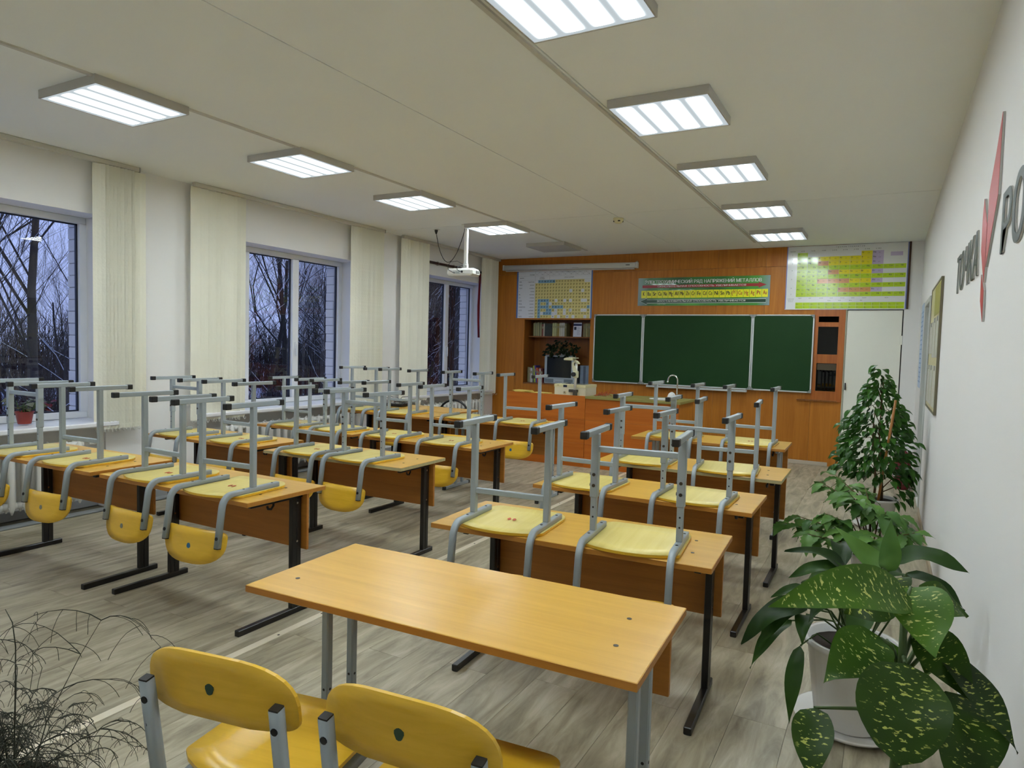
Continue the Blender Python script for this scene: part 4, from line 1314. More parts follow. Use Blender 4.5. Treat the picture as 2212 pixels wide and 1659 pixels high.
text(lb, 'группы элементов', 0.42 * W, H * 0.962, 0.016, pt2, gap=0.5)
for i, s_ in enumerate(['I', 'II', 'III', 'IV', 'V', 'VI', 'VII', 'VIII']):
    text(lb, 'A ' + s_ + ' B', (gx0 + (i + 0.5) * cw) * W, H * 0.915, 0.014, pt2, align='c')
for i in range(3):
    text(lb, 'высшие оксиды'[:13 - i * 2], 0.05 * W, H * (0.16 - i * 0.022), 0.008, pt2, align='c')
lb.build('lettering', pbr('print_dark_olive', '#34381f', 0.4), t)
for k, (nm, c_) in colr.items():
    cells(t, W, H, nm, acc[k], pbr('periodic_' + nm, c_, 0.14, coat=0.5), 1)
cells(t, W, H, 'key_box', [(0.86, 0.955, 0.135, 0.195)], pbr('periodic_lilac_cells', '#bfb0d0', 0.14, coat=0.5), 1)
cells(t, W, H, 'violet_edge', [(0, 0.008, 0, 1), (0.992, 1, 0, 1)], pbr('print_violet', '#6f7bb8', 0.3), 1)
bx('bottom_batten', M['white_plastic'], -W / 2, W / 2, -0.004, 0.012, -H / 2 - 0.006, -H / 2, t)

# ================================================================== NICHE CONTENTS
rng = random.Random(12)
def book(x, y, z, w, h, d, col, lean, label, group, name='book'):
    t = thing(name, label, 'book', (x, y, z), (0, lean, 0), group=group)
    m = pbr('book_' + col.lstrip('#'), col, 0.6, var=(25, 0.08))
    b = MB()
    b.box(-w / 2, w / 2, 0, 0.004, 0, h)                      # spine
    b.box(-w / 2, -w / 2 + 0.0018, 0.004, d, 0, h)
    b.box(w / 2 - 0.0018, w / 2, 0.004, d, 0, h)
    b.build('cover', m, t)
    MB().box(-w / 2 + 0.0018, w / 2 - 0.0018, 0.004, d - 0.004, 0.003, h - 0.003).build('pages', pbr('book_pages', '#b9b093', 0.8), t)
    if w > 0.016:
        MB().box(-w / 2 + 0.003, w / 2 - 0.003, -0.0006, 0.0002, h * 0.62, h * 0.8).build('spine_label', pbr('book_spine_label', '#8f8a70', 0.6), t)
    return t
pal = [('#8b8a63', 'olive'), ('#a8a57c', 'khaki'), ('#777a58', 'grey-green'), ('#9b9a78', 'pale olive')]
def ordin(n):
    return ['first', 'second', 'third', 'fourth', 'fifth', 'sixth', 'seventh', 'eighth', 'ninth', 'tenth', 'eleventh', 'twelfth', 'thirteenth', 'fourteenth', 'fifteenth'][n]
x = -4.955
ZS = 1.5935
left_run = []
for k in range(9):
    left_run.append((0.0155, 0.205 + 0.006 * (k % 3), pal[k % 4]))
left_run += [(0.03, 0.19, ('#7a4638', 'reddish')), (0.012, 0.2, ('#cfc9b8', 'white-edged'))]
left_run2 = [(0.017, 0.21, ('#b9bc86', 'pale green')) if k % 2 else (0.014, 0.208, ('#a3a678', 'green-grey')) for k in range(5)]
left_run2 += [(0.02, 0.2, ('#9a8a4c', 'ochre')), (0.02, 0.202, ('#a3934f', 'mustard'))]
left_run2 += [(0.026, 0.212, ('#c0bda9', 'cream')), (0.02, 0.214, ('#cac8bc', 'off-white')), (0.018, 0.214, ('#b4b2a8', 'light grey')), (0.018, 0.213, ('#c8c7c0', 'white'))]
left_run2 += [(0.017, 0.205, ('#8d8456', 'brown-olive')), (0.018, 0.203, ('#6f6a44', 'dark olive'))]
yb = YB + 0.165
def run(lst, x, tagline, grp):
    for k, (w, h, (c_, cn)) in enumerate(lst):
        book(x + w / 2, yb + rng.uniform(0, 0.012), ZS, w, h, 0.15, c_, 0, '%s book on the niche shelf, %s from the left %s' % (cn, ordin(k), tagline), grp)
        x += w + 0.0012
    return x
x = run(left_run, x, 'of the left run', 'books on the niche shelf')
t = thing('book', 'dark patterned book facing out on the niche shelf', 'book', (x + 0.068, yb + 0.01, ZS), (R(-3), 0, 0), group='books on the niche shelf')
bx('cover', pbr('dark_green_book_cover', '#2b3026', 0.5, var=(30, 0.5)), -0.06, 0.06, 0, 0.012, 0, 0.2, t)
bx('pages', pbr('book_pages', '#b9b093', 0.8), -0.058, 0.058, 0.002, 0.0105, 0.002, 0.201, t)
x += 0.14
x = run(left_run2, x, 'after the dark facing book', 'books on the niche shelf')
x = -4.265
t = thing('booklet', 'white booklet with dark blue band facing out on the niche shelf', 'book', (x + 0.075, yb - 0.005, ZS), (R(-4), 0, 0))
bx('cover', pbr('booklet_white', '#d4d8e4', 0.4), -0.069, 0.069, 0, 0.010, 0, 0.218, t)
bx('blue_band', pbr('booklet_blue', '#1f2c5c', 0.4), -0.069, 0.069, -0.0006, 0, 0.168, 0.196, t)
bx('picture', pbr('booklet_picture', '#23283e', 0.5), -0.055, -0.018, -0.0006, 0, 0.105, 0.152, t)
b = MB()
for k in range(9):
    b.box(-0.005, 0.045 + 0.012 * math.sin(k * 2.2), -0.0005, 0, 0.03 + k * 0.0145, 0.034 + k * 0.0145)
b.build('text_lines', pbr('booklet_grey_text', '#8f93a8', 0.5), t)
right_run = [(0.014, 0.2, ('#8b8560', 'olive')), (0.016, 0.205, ('#9a946c', 'khaki')), (0.014, 0.203, ('#77704a', 'brown-olive')), (0.022, 0.207, ('#a39a68', 'ochre')), (0.024, 0.206, ('#8f8858', 'dull yellow')),
             (0.018, 0.2, ('#5f7a5c', 'green')), (0.018, 0.198, ('#b9bfae', 'pale grey-green')), (0.018, 0.199, ('#46543c', 'dark green')), (0.016, 0.196, ('#3d4634', 'blackish green'))]
run(right_run, -4.092, 'right of the white booklet', 'books on the niche shelf')
# lower left stack of standing books
low = [(0.02, 0.24, '#8a8660', 'olive', 0), (0.026, 0.235, '#a39e86', 'beige', 0), (0.03, 0.225, '#c9ccd0', 'white', 0), (0.022, 0.265, '#a9c03a', 'lime', -0.12), (0.022, 0.27, '#5b4a9a', 'violet', -0.12), (0.03, 0.235, '#c2562e', 'orange', -0.12), (0.02, 0.22, '#a3382e', 'red', -0.12), (0.022, 0.225, '#d0cdc4', 'white-spined', -0.12), (0.03, 0.225, '#6d2b22', 'dark red', -0.12)]
x = -5.0
for k, (w, h, c_, cn, ln) in enumerate(low):
    book(x + w / 2, YB + 0.10, NZ0 + 0.003 + w / 2 * math.sin(abs(ln)), w, h, 0.16, c_, ln, '%s book standing left of the television' % cn, 'books beside the television')
    x += w * 1.01 + 0.003 + (0.04 if k == 2 else 0)

# ---- television
tv = thing('television', 'silver tube television in the niche', 'television', (-4.43, YB + 0.055, NZ0 + 0.0008))
tvs = pbr('silver_tv_plastic', '#a9b4bd', 0.35)
b = MB()
b.box(-0.255, 0.255, 0, 0.07, 0, 0.445, 0.012)
b.build('bezel', tvs, tv)
b = MB()
b.add([(-0.235, 0.07, 0.03), (0.235, 0.07, 0.03), (0.235, 0.07, 0.43), (-0.235, 0.07, 0.43), (-0.14, 0.30, 0.07), (0.14, 0.30, 0.07), (0.14, 0.30, 0.36), (-0.14, 0.30, 0.36)],
      [(0, 1, 5, 4), (1, 2, 6, 5), (2, 3, 7, 6), (3, 0, 4, 7), (4, 5, 6, 7)])
b.build('rear_housing', pbr('dark_tv_back', '#2a2c2e', 0.5), tv)
bx('screen', pbr('dark_tv_glass', '#171c1c', 0.12), -0.208, 0.208, -0.004, 0.004, 0.10, 0.42, tv, 0.004)
for s in (-1, 1):
    bx('speaker_grille', pbr('grey_speaker', '#6f7b82', 0.6), s * 0.165 - 0.075, s * 0.165 + 0.075, -0.003, 0.002, 0.018, 0.078, tv, 0.002)
bx('control_strip', pbr('pale_tv_strip', '#b9c2c8', 0.4), -0.08, 0.08, -0.003, 0.002, 0.016, 0.066, tv, 0.002)
b = MB()
for k in range(8):
    b.disc((-0.05 + k * 0.014, -0.003, 0.034), (0, -1, 0), 0.004, 0.002, 8)
b.build('button', M['screw'], tv)
b = thing('storage_box', 'blue-grey marbled box standing right of the television', 'box', (-4.03, YB + 0.12, NZ0))
bx('body', pbr('blue_grey_marble_box', '#7d8fa3', 0.5, var=(9, 0.3)), -0.075, 0.09, 0, 0.2, 0, 0.30, b, 0.003)
bx('spine_strip', pbr('dark_box_spine', '#566273', 0.5), -0.02, 0.02, -0.001, 0.0, 0.01, 0.29, b)
b = thing('speaker_box', 'narrow black box between television and marbled box', 'box', (-4.135, YB + 0.10, NZ0))
bx('body', M['black_plastic'], -0.025, 0.025, 0, 0.2, 0, 0.29, b, 0.004)
bx('front_grille', pbr('black_mesh', '#1d1d1d', 0.8), -0.02, 0.02, -0.002, 0, 0.05, 0.28, b)

# ================================================================== DEMONSTRATION DESK
def demo(x0, x1, depth, label, topmat, front_raise):
    t = thing('demonstration_desk', label, 'desk', ((x0 + x1) / 2, 7.42, 0))
    w = (x1 - x0) / 2
    zt = 0.852
    n = 2
    for k in range(3):                                    # front boards
        bx('front_board', M['demo_wood'], -w, w, 0, 0.018, k * zt / 3 + 0.0008, (k + 1) * zt / 3 - 0.0008, t)
    bx('side_panel', M['demo_wood'], -w, -w + 0.018, 0.018, depth, 0, zt - 0.03, t)
    bx('side_panel', M['panel_wood'], w - 0.018, w, 0.018, depth, 0, zt - 0.03, t)
    if not front_raise:                                   # worktop with an opening for the sink
        b = MB()
        hx, hy, q = -2.24 - (x0 + x1) / 2, 0.24, 0.106
        for (a0, a1, b0, b1) in ((-w, hx - q, -0.02, depth + 0.02), (hx + q, w + 0.02, -0.02, depth + 0.02), (hx - q, hx + q, -0.02, hy - q), (hx - q, hx + q, hy + q, depth + 0.02)):
            b.box(a0, a1, b0, b1, zt - 0.028, zt)
        b.build('worktop', topmat, t)
        return t
    bx('worktop', topmat, -w + (0.0 if not front_raise else 0.018), w + (0.02 if not front_raise else -0.018), 0.018 if front_raise else -0.02, depth + 0.02, zt - 0.028 - front_raise, zt - front_raise, t, 0.003)
    return t
demo(-4.222, -3.105, 0.62, 'left half of the reddish wooden demonstration desk, projector on it', M['beech'], 0.042)
demo(-3.100, -1.985, 0.62, 'right half of the demonstration desk with worn green top and sink', pbr('worn_olive_linoleum_top', '#8b8246', 0.45, var=(4, 0.15)), 0.0)

# overhead projector
op = thing('overhead_projector', 'beige overhead projector with tall arm on the demonstration desk', 'overhead projector', (-3.40, 7.72, 0.8105), (0, 0, 0.0))
cr = pbr('cream_enamel', '#d3cfb8', 0.4)
bx('body', cr, -0.21, 0.21, -0.10, 0.26, 0.012, 0.150, op, 0.012)
bx('top_plate', pbr('pale_cream_plate', '#d2cba0', 0.4), -0.212, 0.212, -0.102, 0.262, 0.120, 0.158, op, 0.004)
bx('stage_glass', pbr('stage_glass_grey', '#9aa09a', 0.15), -0.15, 0.15, -0.02, 0.22, 0.158, 0.161, op)
bx('switch', pbr('navy_switch', '#1c2540', 0.4), -0.085, -0.035, -0.106, -0.10, 0.122, 0.15, op)
for sx in (-0.17, 0.05):
    bx('slot', M['screw'], sx, sx + 0.025, -0.1035, -0.10, 0.142, 0.146, op)
MB().disc((-0.065, -0.10, 0.055), (0, -1, 0), 0.022, 0.006, 14).build('dial', pbr('dial_cream', '#b9b294', 0.5), op)
MB().tube([(-0.065, -0.106, 0.055), (-0.055, -0.13, 0.062)], 0.006, 6).build('knob', M['screw'], op)
b = MB()
b.box(0.0, 0.115, -0.135, -0.10, 0.066, 0.100, 0.004)
b.box(0.068, 0.115, -0.165, -0.12, 0.02, 0.100, 0.008)
b.build('arm_clamp', pbr('dark_grey_clamp', '#3b3b36', 0.5), op)
MB().tube([(0.088, -0.142, 0.08), (0.095, -0.142, 0.27), (0.10, -0.142, 0.455)], 0.0165, 10).build('column', M['white_plastic'], op)
b = MB()
b.box(0.065, 0.125, -0.172, -0.118, 0.245, 0.330, 0.008)
b.prism([(0.060, 0.330), (0.110, 0.330), (0.100, 0.38), (0.075, 0.40), (0.075, 0.425), (0.095, 0.44), (0.085, 0.455), (0.048, 0.43), (0.048, 0.395)], 'y', -0.165, -0.125)
b.build('focus_bracket', pbr('ivory_bracket', '#d2cfae', 0.4), op)
MB().tube([(0.082, -0.170, 0.288), (0.082, -0.200, 0.288)], 0.027, 16).build('focus_knob', M['black_plastic'], op)
b = MB()
b.box(-0.05, 0.075, -0.20, -0.09, 0.455, 0.482, 0.008)
b.prism([(-0.02, 0.490), (0.10, 0.490), (0.105, 0.484), (-0.03, 0.482)], 'y', -0.20, -0.09)
b.box(-0.015, 0.06, -0.19, -0.10, 0.478, 0.492, 0.004)
b.build('head', pbr('ivory_bracket', '#d2cfae', 0.4), op)
b = MB()
b.prism([(0.075, 0.462), (0.115, 0.445), (0.135, 0.415), (0.10, 0.43)], 'y', -0.17, -0.11)
b.build('mirror', pbr('ivory_bracket', '#d2cfae', 0.4), op)

# papers, wires, sink and tap on the demonstration desk
def papers(x, y, z, n, label, seed, w=0.21, l=0.16):
    r2 = random.Random(seed)
    t = thing('paper_pile', label, 'papers', (x, y, z))
    for k in range(n):
        o = bx('page', pbr('yellowed_paper', '#d3bd62', 0.7, var=(10, 0.08)), -w / 2, w / 2, -l / 2, l / 2, -0.003, 0.003, t)
        o.location = (r2.uniform(-0.02, 0.02), r2.uniform(-0.015, 0.015), 0.004 + k * 0.0075)
        o.rotation_euler = (0, r2.uniform(-0.006, 0.006), r2.uniform(-0.4, 0.4))
papers(-4.06, 7.66, 0.8102, 7, 'pile of yellowed papers at the left end of the demonstration desk', 3)
papers(-3.76, 7.56, 0.8102, 6, 'pile of yellowed papers left of the overhead projector', 5)
b = MB()
r2 = random.Random(9)
for k in range(6):
    p0 = Vector((-3.04 + r2.uniform(-0.03, 0.03), 7.56 + 0.02 * k, 0.858))
    pts = [p0]
    for q in range(7):
        pts.append(p0 + Vector((0.035 * (q + 1) * (0.55 + 0.1 * k), r2.uniform(-0.05, 0.05), r2.uniform(0.0, 0.05) * (1 if 1 < q < 6 else 0.1) + 0.0)))
    b.tube([tuple(p) for p in pts], 0.003, 5)
b.tube([(-2.99, 7.62, 0.86), (-2.93, 7.66, 0.91), (-2.86, 7.7, 0.925), (-2.80, 7.70, 0.915)], 0.0025, 5)
w_ = b.build('wire_bundle', pbr('orange_red_wire', '#a8401f', 0.5))
tag(w_, 'tangle of orange-red wires on the demonstration desk beside the projector', 'wires', kind='thing')
t = thing('weight_box', 'tiny grey box on the green desk top beside the wires', 'box', (-2.735, 7.62, 0.8525))
bx('body', pbr('grey_violet_box', '#9a98a6', 0.5), -0.016, 0.016, -0.016, 0.016, 0, 0.03, t, 0.003)
bx('lid', M['screw'], -0.012, 0.012, -0.012, 0.012, 0.03, 0.034, t)
sk = thing('sink', 'small white sink set in the green desk top', 'sink', (-2.24, 7.66, 0.8525))
MB().lathe([(0.0, -0.09), (0.07, -0.09), (0.092, -0.05), (0.100, 0.004), (0.155, 0.010), (0.155, 0.0008), (0.152, 0.0004)], n=28).build('basin', M['pot_white'], sk)
MB().disc((0, 0, -0.089), (0, 0, 1), 0.018, 0.003, 12).build('drain', M['chrome'], sk)
tp = thing('tap', 'tall curved chrome tap behind the sink', 'tap', (-2.108, 7.77, 0.8525))
MB().lathe([(0.022, 0), (0.022, 0.01), (0.014, 0.02), (0.014, 0.05), (0.0, 0.05)], n=14).build('base', M['chrome'], tp)
MB().tube([(0, 0, 0.02), (0, 0, 0.20)] + [(-0.056 + 0.056 * math.cos(a), 0, 0.22 + 0.062 * math.sin(a)) for a in [k * PI / 10 for k in range(11)]] + [(-0.115, 0, 0.205)], 0.0085, 10).build('spout', M['chrome'], tp)
MB().tube([(-0.115, 0, 0.21), (-0.115, 0, 0.19)], 0.011, 10).build('nozzle', M['chrome'], tp)
MB().tube([(0, 0, 0.04), (0.05, -0.01, 0.045)], 0.006, 8).build('lever', M['chrome'], tp)
cl = MB()
cl.lathe([(0.0, 0.0), (0.045, 0.0), (0.05, 0.03), (0.036, 0.062), (0.012, 0.08), (0, 0.082)], n=14)
o = cl.build('cloth', pbr('white_cloth', '#d9d8d4', 0.8), None, (-2.19, 7.845, 0.8525))
tag(o, 'crumpled white cloth beside the sink', 'cloth')

# ================================================================== PROJECTOR
pj = thing('ceiling_projector', 'white projector hanging from the ceiling on a pole', 'projector', (-4.315, 6.62, 2.205), (0, 0, 0.10))
wp = M['white_plastic']
b = MB()
b.box(-0.20, 0.13, -0.10, 0.13, 0.008, 0.092, 0.022)
b.build('body', wp, pj)
bx('pole', wp, -0.019, 0.019, -0.019, 0.019, 0.128, ZC - 2.205 - 0.008, pj, 0.003)
MB().lathe([(0.06, 0.0), (0.06, 0.008), (0.0, 0.008)], (0, 0, ZC - 2.205 - 0.008), 20).build('ceiling_plate', wp, pj)
b = MB()
b.box(-0.035, 0.035, -0.035, 0.035, 0.095, 0.102)
b.box(-0.026, -0.019, -0.02, 0.02, 0.10, 0.15)
b.box(0.019, 0.026, -0.02, 0.02, 0.10, 0.15)
b.tube([(-0.03, -0.028, 0.135), (0.03, -0.028, 0.135)], 0.005, 6)
b.build('joint', wp, pj)
bx('mount_arm', wp, -0.08, 0.11, -0.02, 0.06, 0.092, 0.099, pj, 0.003)
b = MB()
b.box(-0.11, -0.02, -0.1025, -0.10, 0.028, 0.062)
b.build('socket_panel', pbr('pale_grey_panel', '#b9c0bc', 0.5), pj)
b = MB()
for k, (sx, sw) in enumerate(((-0.098, 0.018), (-0.07, 0.006), (-0.056, 0.008), (-0.040, 0.008))):
    b.box(sx, sx + sw, -0.1035, -0.1023, 0.034, 0.042)
    b.box(sx, sx + 0.004, -0.1035, -0.1023, 0.05, 0.054)
b.build('socket', M['screw'], pj)
b = MB()
for k in range(7):
    b.box(0.1298, 0.1312, 0.01 + k * 0.013, 0.016 + k * 0.013, 0.036, 0.076)
b.build('vent', M['screw'], pj)
MB().tube([(-0.12, 0.13, 0.05), (-0.12, 0.15, 0.05)], 0.032, 16).build('lens', M['black_plastic'], pj)
b = MB()
b.tube([(-0.026, -0.02, 0.145), (-0.08, -0.06, 0.175), (-0.14, -0.10, 0.165), (-0.165, -0.13, 0.12), (-0.15, -0.14, 0.07), (-0.115, -0.12, 0.048), (-0.098, -0.104, 0.04)], 0.0035, 6)
b.tube([(-0.02, -0.03, 0.13), (-0.05, -0.09, 0.11), (-0.045, -0.13, 0.075), (-0.015, -0.12, 0.05), (0.005, -0.10, 0.05)], 0.0035, 6)
b.box(-0.002, 0.016, -0.115, -0.10, 0.038, 0.06)
b.build('cable', M['black_plastic'], pj)
# mains lead hanging between ceiling socket and pole
b = MB()
import itertools
p0, p1 = Vector((-4.83, 6.75, ZC - 0.06)), Vector((-4.33, 6.60, ZC - 0.06))
pts = [Vector((-4.835, 6.75, ZC - 0.012)), Vector((-4.833, 6.75, ZC - 0.05))]
for k in range(1, 12):
    u = k / 12
    s_ = math.sin(PI * u) ** 0.75
    pts.append(p0.lerp(p1, u) + Vector((0, 0, -0.40 * s_ * (1.0 - 0.25 * u))))
pts += [p1 + Vector((0, 0, -0.02)), p1 + Vector((0, 0, 0.03))]
b.tube([tuple(p) for p in pts], 0.0042, 6)
t = thing('power_cord', 'black power cord looping under the ceiling to the projector pole', 'cord', (-4.83, 6.75, ZC))
o = b.build('cord', M['black_plastic'], t); o.location = (4.83, -6.75, -ZC)
MB().lathe([(0.0, -0.055), (0.008, -0.055), (0.02, -0.02), (0.02, -0.006), (0.0, -0.006)], (-0.005, 0, 0), 12).build('plug', M['black_plastic'], t)
bx('ceiling_socket', wp, -0.035, 0.035, -0.03, 0.03, -0.007, -0.001, t, 0.003)

# ================================================================== RIGHT WALL SIGN, STAND AND POSTER
def wallput(y, z, k=0):
    return (XR - 0.004 - k, y, z)
def raised(poly, name, label, cat, group=None, holes=None):
    """board letter cut from a plate standing off the wall: dark face, pale edge"""
    cy = sum(p[0] for p in poly) / len(poly)
    cz = min(p[1] for p in poly)
    t = thing(name, label, cat, (XR - 0.001, cy, cz), group=group)
    return t, cy, cz
def letter(ch, y_left, y_right, z0, h, label):
    """glyph mirrored onto the wall: reads left to right as y falls"""
    vs, fs, x0, x1 = glyph(ch, 0.035)
    zz = [p[1] for p in vs]
    zmin, zmax = min(zz), max(zz)
    t = thing('sign_letter', label, 'letter', (XR, (y_left + y_right) / 2, z0), group='letters on the right wall')
    def pos(p, d):
        u = (p[0] - x0) / (x1 - x0)
        return (-d, (y_left + (y_right - y_left) * u) - (y_left + y_right) / 2, (p[1] - zmin) / (zmax - zmin) * h)
    # edges of the outline
    cnt = {}
    for f in fs:
        for i in range(len(f)):
            a, b2 = f[i], f[(i + 1) % len(f)]
            cnt[(a, b2)] = cnt.get((a, b2), 0) + 1
    body, fc = MB(), MB()
    n = len(vs)
    k_ = 0.05 * (x1 - x0)
    for q, sh in enumerate((-k_, k_, 0.0)):              # heavy strokes: the cut-out repeated a little to each side
        e = 0.00015 * q
        sv = [(x0 + (p[0] - x0) * 0.9 + 0.05 * (x1 - x0) + sh, p[1]) for p in vs]
        body.add([pos(p, 0.001) for p in sv] + [pos(p, 0.0060 + e) for p in sv], [f for f in fs] + [tuple(i + n for i in f) for f in fs] +
                 [(a, b2, b2 + n, a + n) for (a, b2) in cnt if (b2, a) not in cnt])
        fc.add([pos(p, 0.0072 + e) for p in sv], fs)
    body.build('plate', M['sign_edge'], t)
    fc.build('face', M['sign_green'], t)
    return t
zl, hl = 1.770, 0.200
for ch, yl, yr, nm in (('Т', 4.50, 4.31, 'T-shaped'), ('О', 4.29, 4.08, 'O-shaped'), ('Ч', 4.05, 3.88, 'Ch-shaped'), ('К', 3.85, 3.66, 'K-shaped'), ('А', 3.66, 3.455, 'A-shaped')):
    letter(ch, yl, yr, zl, hl, 'dark green %s letter of the word left of the red tick' % nm)
letter('Р', 2.80, 2.595, zl, hl, 'dark green P-shaped letter right of the red tick')
letter('О', 2.575, 2.345, zl - 0.008, hl + 0.016, 'large dark green O at the right picture edge')
tk = thing('red_tick', 'red tick-shaped emblem on the right wall between the words', 'emblem', (XR, 3.15, 1.56))
for poly in ([(2.936, 2.285), (2.925, 1.996), (3.155, 1.769), (3.176, 1.924), (3.180, 2.058), (3.048, 2.17)], [(3.331, 2.062), (3.192, 1.936), (3.176, 1.785), (3.192, 1.714), (3.334, 1.853), (3.353, 1.98)], [(3.279, 1.753), (3.172, 1.682), (3.157, 1.56), (3.262, 1.648)]):
    pl = [(p[0] - 3.15, p[1] - 1.56) for p in poly]
    o = MB().prism(pl, 'x', -0.008, -0.001).build('blade', M['sign_edge'], tk)
    MB().prism(pl, 'x', -0.0092, -0.0082).build('face', M['red'], o)

ib = thing('info_stand', 'yellowish framed information stand on the right wall', 'notice board', (XR, 6.15, 1.5))
bx('board', pbr('stand_pale_yellow', '#c6bf93', 0.35, var=(3, 0.05)), -0.014, -0.001, -0.58, 0.56, -0.475, 0.475, ib, 0.002)
f = MB()
for (a, b2, c_, d_) in ((-0.59, 0.57, -0.485, -0.470), (-0.59, 0.57, 0.470, 0.485), (-0.59, -0.575, -0.47, 0.47), (0.555, 0.57, -0.47, 0.47)):
    f.box(-0.018, -0.001, a, b2, c_, d_)
f.build('frame', pbr('stand_brown_edge', '#6d6650', 0.5), ib)
bx('header_picture', pbr('stand_olive_picture', '#9a9440', 0.4, var=(8, 0.3)), -0.016, -0.0145, -0.55, 0.1, 0.24, 0.46, ib)
for (a, b2, z0, z1) in ((-0.52, -0.30, -0.08, 0.22), (-0.22, 0.05, -0.08, 0.22), (0.12, 0.5, -0.05, 0.2), (-0.52, -0.24, -0.44, -0.14), (-0.14, 0.14, -0.44, -0.14), (0.22, 0.5, -0.44, -0.14)):
    p = bx('pocket', pbr('clear_pocket_paper', '#bfc0b0', 0.2, coat=0.5), -0.018, -0.0145, a, b2, z0, z1, ib)
    bx('clip', M['screw'], -0.003, -0.001, -0.02, 0.02, (z1 - z0) / 2 - 0.035, (z1 - z0) / 2, p)
bp_ = thing('blue_poster', 'pale blue poster on the right wall past the side door', 'poster', (XR, 8.70, 1.55))
bx('sheet', pbr('poster_pale_blue', '#a9bfdb', 0.4, var=(14, 0.12)), -0.004, -0.001, -0.28, 0.24, -0.46, 0.45, bp_)
b = MB()
for k in range(16):
    b.box(-0.0048, -0.004, -0.24, 0.2 - 0.05 * (k % 3), -0.40 + k * 0.05, -0.385 + k * 0.05)
b.build('text_lines', pbr('poster_blue_text', '#7f9cc4', 0.5), bp_)

# ================================================================== PLANTS
def leaf_mat(name, c1, c2, spots=None, rough=0.4):
    m = bpy.data.materials.new(name)
    m.use_nodes = True
    nt = m.node_tree
    b = nt.nodes['Principled BSDF']
    tc = nt.nodes.new('ShaderNodeTexCoord')
    oi = nt.nodes.new('ShaderNodeObjectInfo')
    n = nt.nodes.new('ShaderNodeTexNoise')
    n.inputs['Scale'].default_value = 9
    ad = nt.nodes.new('ShaderNodeVectorMath'); ad.operation = 'ADD'
    nt.links.new(tc.outputs['Object'], ad.inputs[0])
    cx = nt.nodes.new('ShaderNodeCombineXYZ')
    ml = nt.nodes.new('ShaderNodeMath'); ml.operation = 'MULTIPLY'; ml.inputs[1].default_value = 20
    nt.links.new(oi.outputs['Random'], ml.inputs[0])
    nt.links.new(ml.outputs[0], cx.inputs[0])
    nt.links.new(cx.outputs[0], ad.inputs[1])
    nt.links.new(ad.outputs[0], n.inputs['Vector'])
    mx = nt.nodes.new('ShaderNodeMix'); mx.data_type = 'RGBA'
    mx.inputs[6].default_value = lin(c1)
    mx.inputs[7].default_value = lin(c2)
    md = nt.nodes.new('ShaderNodeMath'); md.operation = 'ADD'
    ms = nt.nodes.new('ShaderNodeMath'); ms.operation = 'MULTIPLY_ADD'; ms.inputs[1].default_value = 0.7; ms.inputs[2].default_value = -0.35
    nt.links.new(oi.outputs['Random'], ms.inputs[0])
    nt.links.new(n.outputs[0], md.inputs[0])
    nt.links.new(ms.outputs[0], md.inputs[1])
    nt.links.new(md.outputs[0], mx.inputs[0])
    src = mx.outputs[2]
    if spots:
        # cream flecks stretched along the side veins, fading to the leaf edge (leaf is 1 long, x = across)
        mp = nt.nodes.new('ShaderNodeMapping')
        mp.inputs['Scale'].default_value = (40, 92, 46)
        mp.inputs['Rotation'].default_value = (0, 0, 0.5)
        v = nt.nodes.new('ShaderNodeTexNoise')
        v.inputs['Scale'].default_value = 1.7
        v.inputs['Detail'].default_value = 2.5
        nt.links.new(ad.outputs[0], mp.inputs[0])
        nt.links.new(mp.outputs[0], v.inputs['Vector'])
        rp = nt.nodes.new('ShaderNodeValToRGB')
        rp.color_ramp.elements[0].position = 0.60
        rp.color_ramp.elements[0].color = (0, 0, 0, 1)
        rp.color_ramp.elements[1].position = 0.635
        rp.color_ramp.elements[1].color = (1, 1, 1, 1)
        nt.links.new(v.outputs[0], rp.inputs[0])
        sp = nt.nodes.new('ShaderNodeSeparateXYZ')
        nt.links.new(tc.outputs['UV'], sp.inputs[0])
        ed = nt.nodes.new('ShaderNodeMapRange')
        ab = nt.nodes.new('ShaderNodeMath'); ab.operation = 'ABSOLUTE'
        nt.links.new(sp.outputs[0], ab.inputs[0])
        ed.inputs[1].default_value = 0.95; ed.inputs[2].default_value = 0.55
        nt.links.new(ab.outputs[0], ed.inputs[0])
        mm = nt.nodes.new('ShaderNodeMath'); mm.operation = 'MULTIPLY'
        nt.links.new(rp.outputs[0], mm.inputs[0])
        nt.links.new(ed.outputs[0], mm.inputs[1])
        m2 = nt.nodes.new('ShaderNodeMix'); m2.data_type = 'RGBA'
        m2.inputs[7].default_value = lin(spots)
        nt.links.new(mm.outputs[0], m2.inputs[0])
        nt.links.new(src, m2.inputs[6])
        src = m2.outputs[2]
    nt.links.new(src, b.inputs['Base Color'])
    b.inputs['Roughness'].default_value = rough
    b.inputs['Specular IOR Level'].default_value = 0.3
    # thin-leaf light: some light passes through
    tr = nt.nodes.new('ShaderNodeBsdfTranslucent')
    nt.links.new(src, tr.inputs[0])
    mxs = nt.nodes.new('ShaderNodeMixShader')
    mxs.inputs[0].default_value = 0.25
    o = nt.nodes['Material Output']
    nt.links.new(b.outputs[0], mxs.inputs[1])
    nt.links.new(tr.outputs[0], mxs.inputs[2])
    nt.links.new(mxs.outputs[0], o.inputs[0])
    MATS[name] = m
    return m

